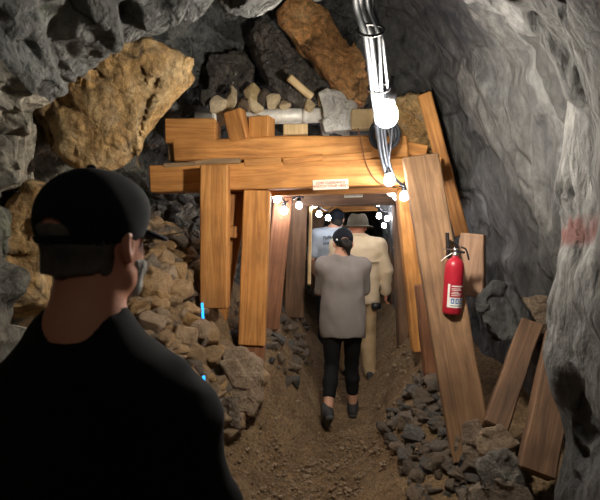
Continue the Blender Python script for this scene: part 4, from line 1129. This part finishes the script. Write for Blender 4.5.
tube('belt_pouch', [(.13, -.13, .78), (.21, -.11, .78)], .035, M_BLACK, hm.root, 10)
def hat_c(F):
    F.ell((0, -.006, .03), (.108, .122, .135), 0); F.clip(lambda q: q[..., 2] - .135 + 1.2 * np.exp(-(q[..., 0] / .03) ** 2) * .012)
    F.clip(lambda q: .004 - q[..., 2])
    F.clip(lambda q: -d_ell(q, (0, -.012, .033), (.081, .098, .088)))
ht = hm.headgear('hat', M_HAT, hat_c, 'dark olive brimmed hat')
def hat_b(F):
    F.ell((0, -.0, .012), (.165, .18, .05), 0)
    rr = lambda q: np.sqrt(q[..., 0] ** 2 + (q[..., 1]) ** 2)
    F.clip(lambda q: np.abs(q[..., 2] - (.012 - .28 * np.maximum(0, rr(q) - .1))) - .007)
    F.clip(lambda q: -d_ell(q, (0, -.012, .033), (.081, .098, .088)))
hm.headgear('brim', M_HAT, hat_b, None, .005, ht)

# --- third walker, pale blue shirt
bx, by = P(333, 240, 6.15).x, 6.15; bz = gz(bx, by)
bh = P(339, 219, 6.15).z - bz
J = {k: (v[0], v[1], v[2] / HK * bh / 1.70) for k, v in J.items()}
bm_ = Person('person', (bx, by, bz), J, RH, (.05, .03, bh), yaw=-.1, skin=M_SKIN, label='farthest person in pale blue printed t-shirt and dark cap', h=.009)
sc_ = bh / 1.70
def b_sh(F):
    bm_.torso(F, .018); bm_.arms(F, .024, 'el', .8)
    F.clip(lambda p: .88 - p[..., 2]); F.clip(lambda p: np.where(np.abs(p[..., 0]) < .08, p[..., 2] - 1.595 * sc_, -1))
bs = bm_.cloth('shirt', M_BLUETEE, b_sh, 'pale blue t-shirt with dark back print', .01, 33, fs=(.15, .15, .1))
rb = random.Random(4)
def back_y(x, z):      # outer surface of the shirt's back
    dg = bpy.context.evaluated_depsgraph_get(); ok, hit, n, i = bs.closest_point_on_mesh(Vector((x, -.6, z))); return hit
bpy.context.view_layer.update()
bmz = bmesh.new()
for row, (z0, hh, n) in enumerate(((1.47, .035, 9), (1.40, .045, 7))):
    for i in range(n):
        x = -.13 + .26 * (i + .5) / n; z = z0 * sc_ - .6 * x * x
        for (dx, dz, w2, h2) in ((-.009, 0, .006, hh), (.0, hh / 2 * rb.choice((1, -1, 0)) * .8, .022, .008), (.009, rb.choice((0, .006)), .006, hh * rb.uniform(.6, 1))):
            hit = back_y(x + dx, z + dz)
            r = bmesh.ops.create_cube(bmz, size=1); bmesh.ops.scale(bmz, vec=(w2, .012, h2), verts=r['verts']); bmesh.ops.translate(bmz, vec=(x + dx, hit.y - .001, z + dz), verts=r['verts'])
link('back_print', bm_mesh(bmz, 'back_print'), M_DARKTXT, bs)
def b_tr(F):
    bm_.legs(F, .022); bm_.torso(F, .008); F.clip(lambda p: p[..., 2] - .95)
bm_.cloth('trousers', M_JEANS, b_tr, 'dark trousers', .008, 34, .012); bm_.shoes()
cap_on(bm_, M_CAPN, 'dark cap', True, False)
def b_hair(F):
    F.ell((0, -.014, .03), (.081, .098, .09), 0); F.ell((0, -.04, -.05), (.066, .056, .05), .03)
    F.clip(lambda q: -d_ell(q, (0, -.012, .035), (.072, .09, .082))); F.clip(lambda q: q[..., 1] - .01); F.clip(lambda q: -.09 - q[..., 2])
    F.noise(.003, (.012, .012, .03), 8)
bm_.headgear('hair', M_HAIRD, b_hair, 'dark hair', .005)
bpy.context.view_layer.update()
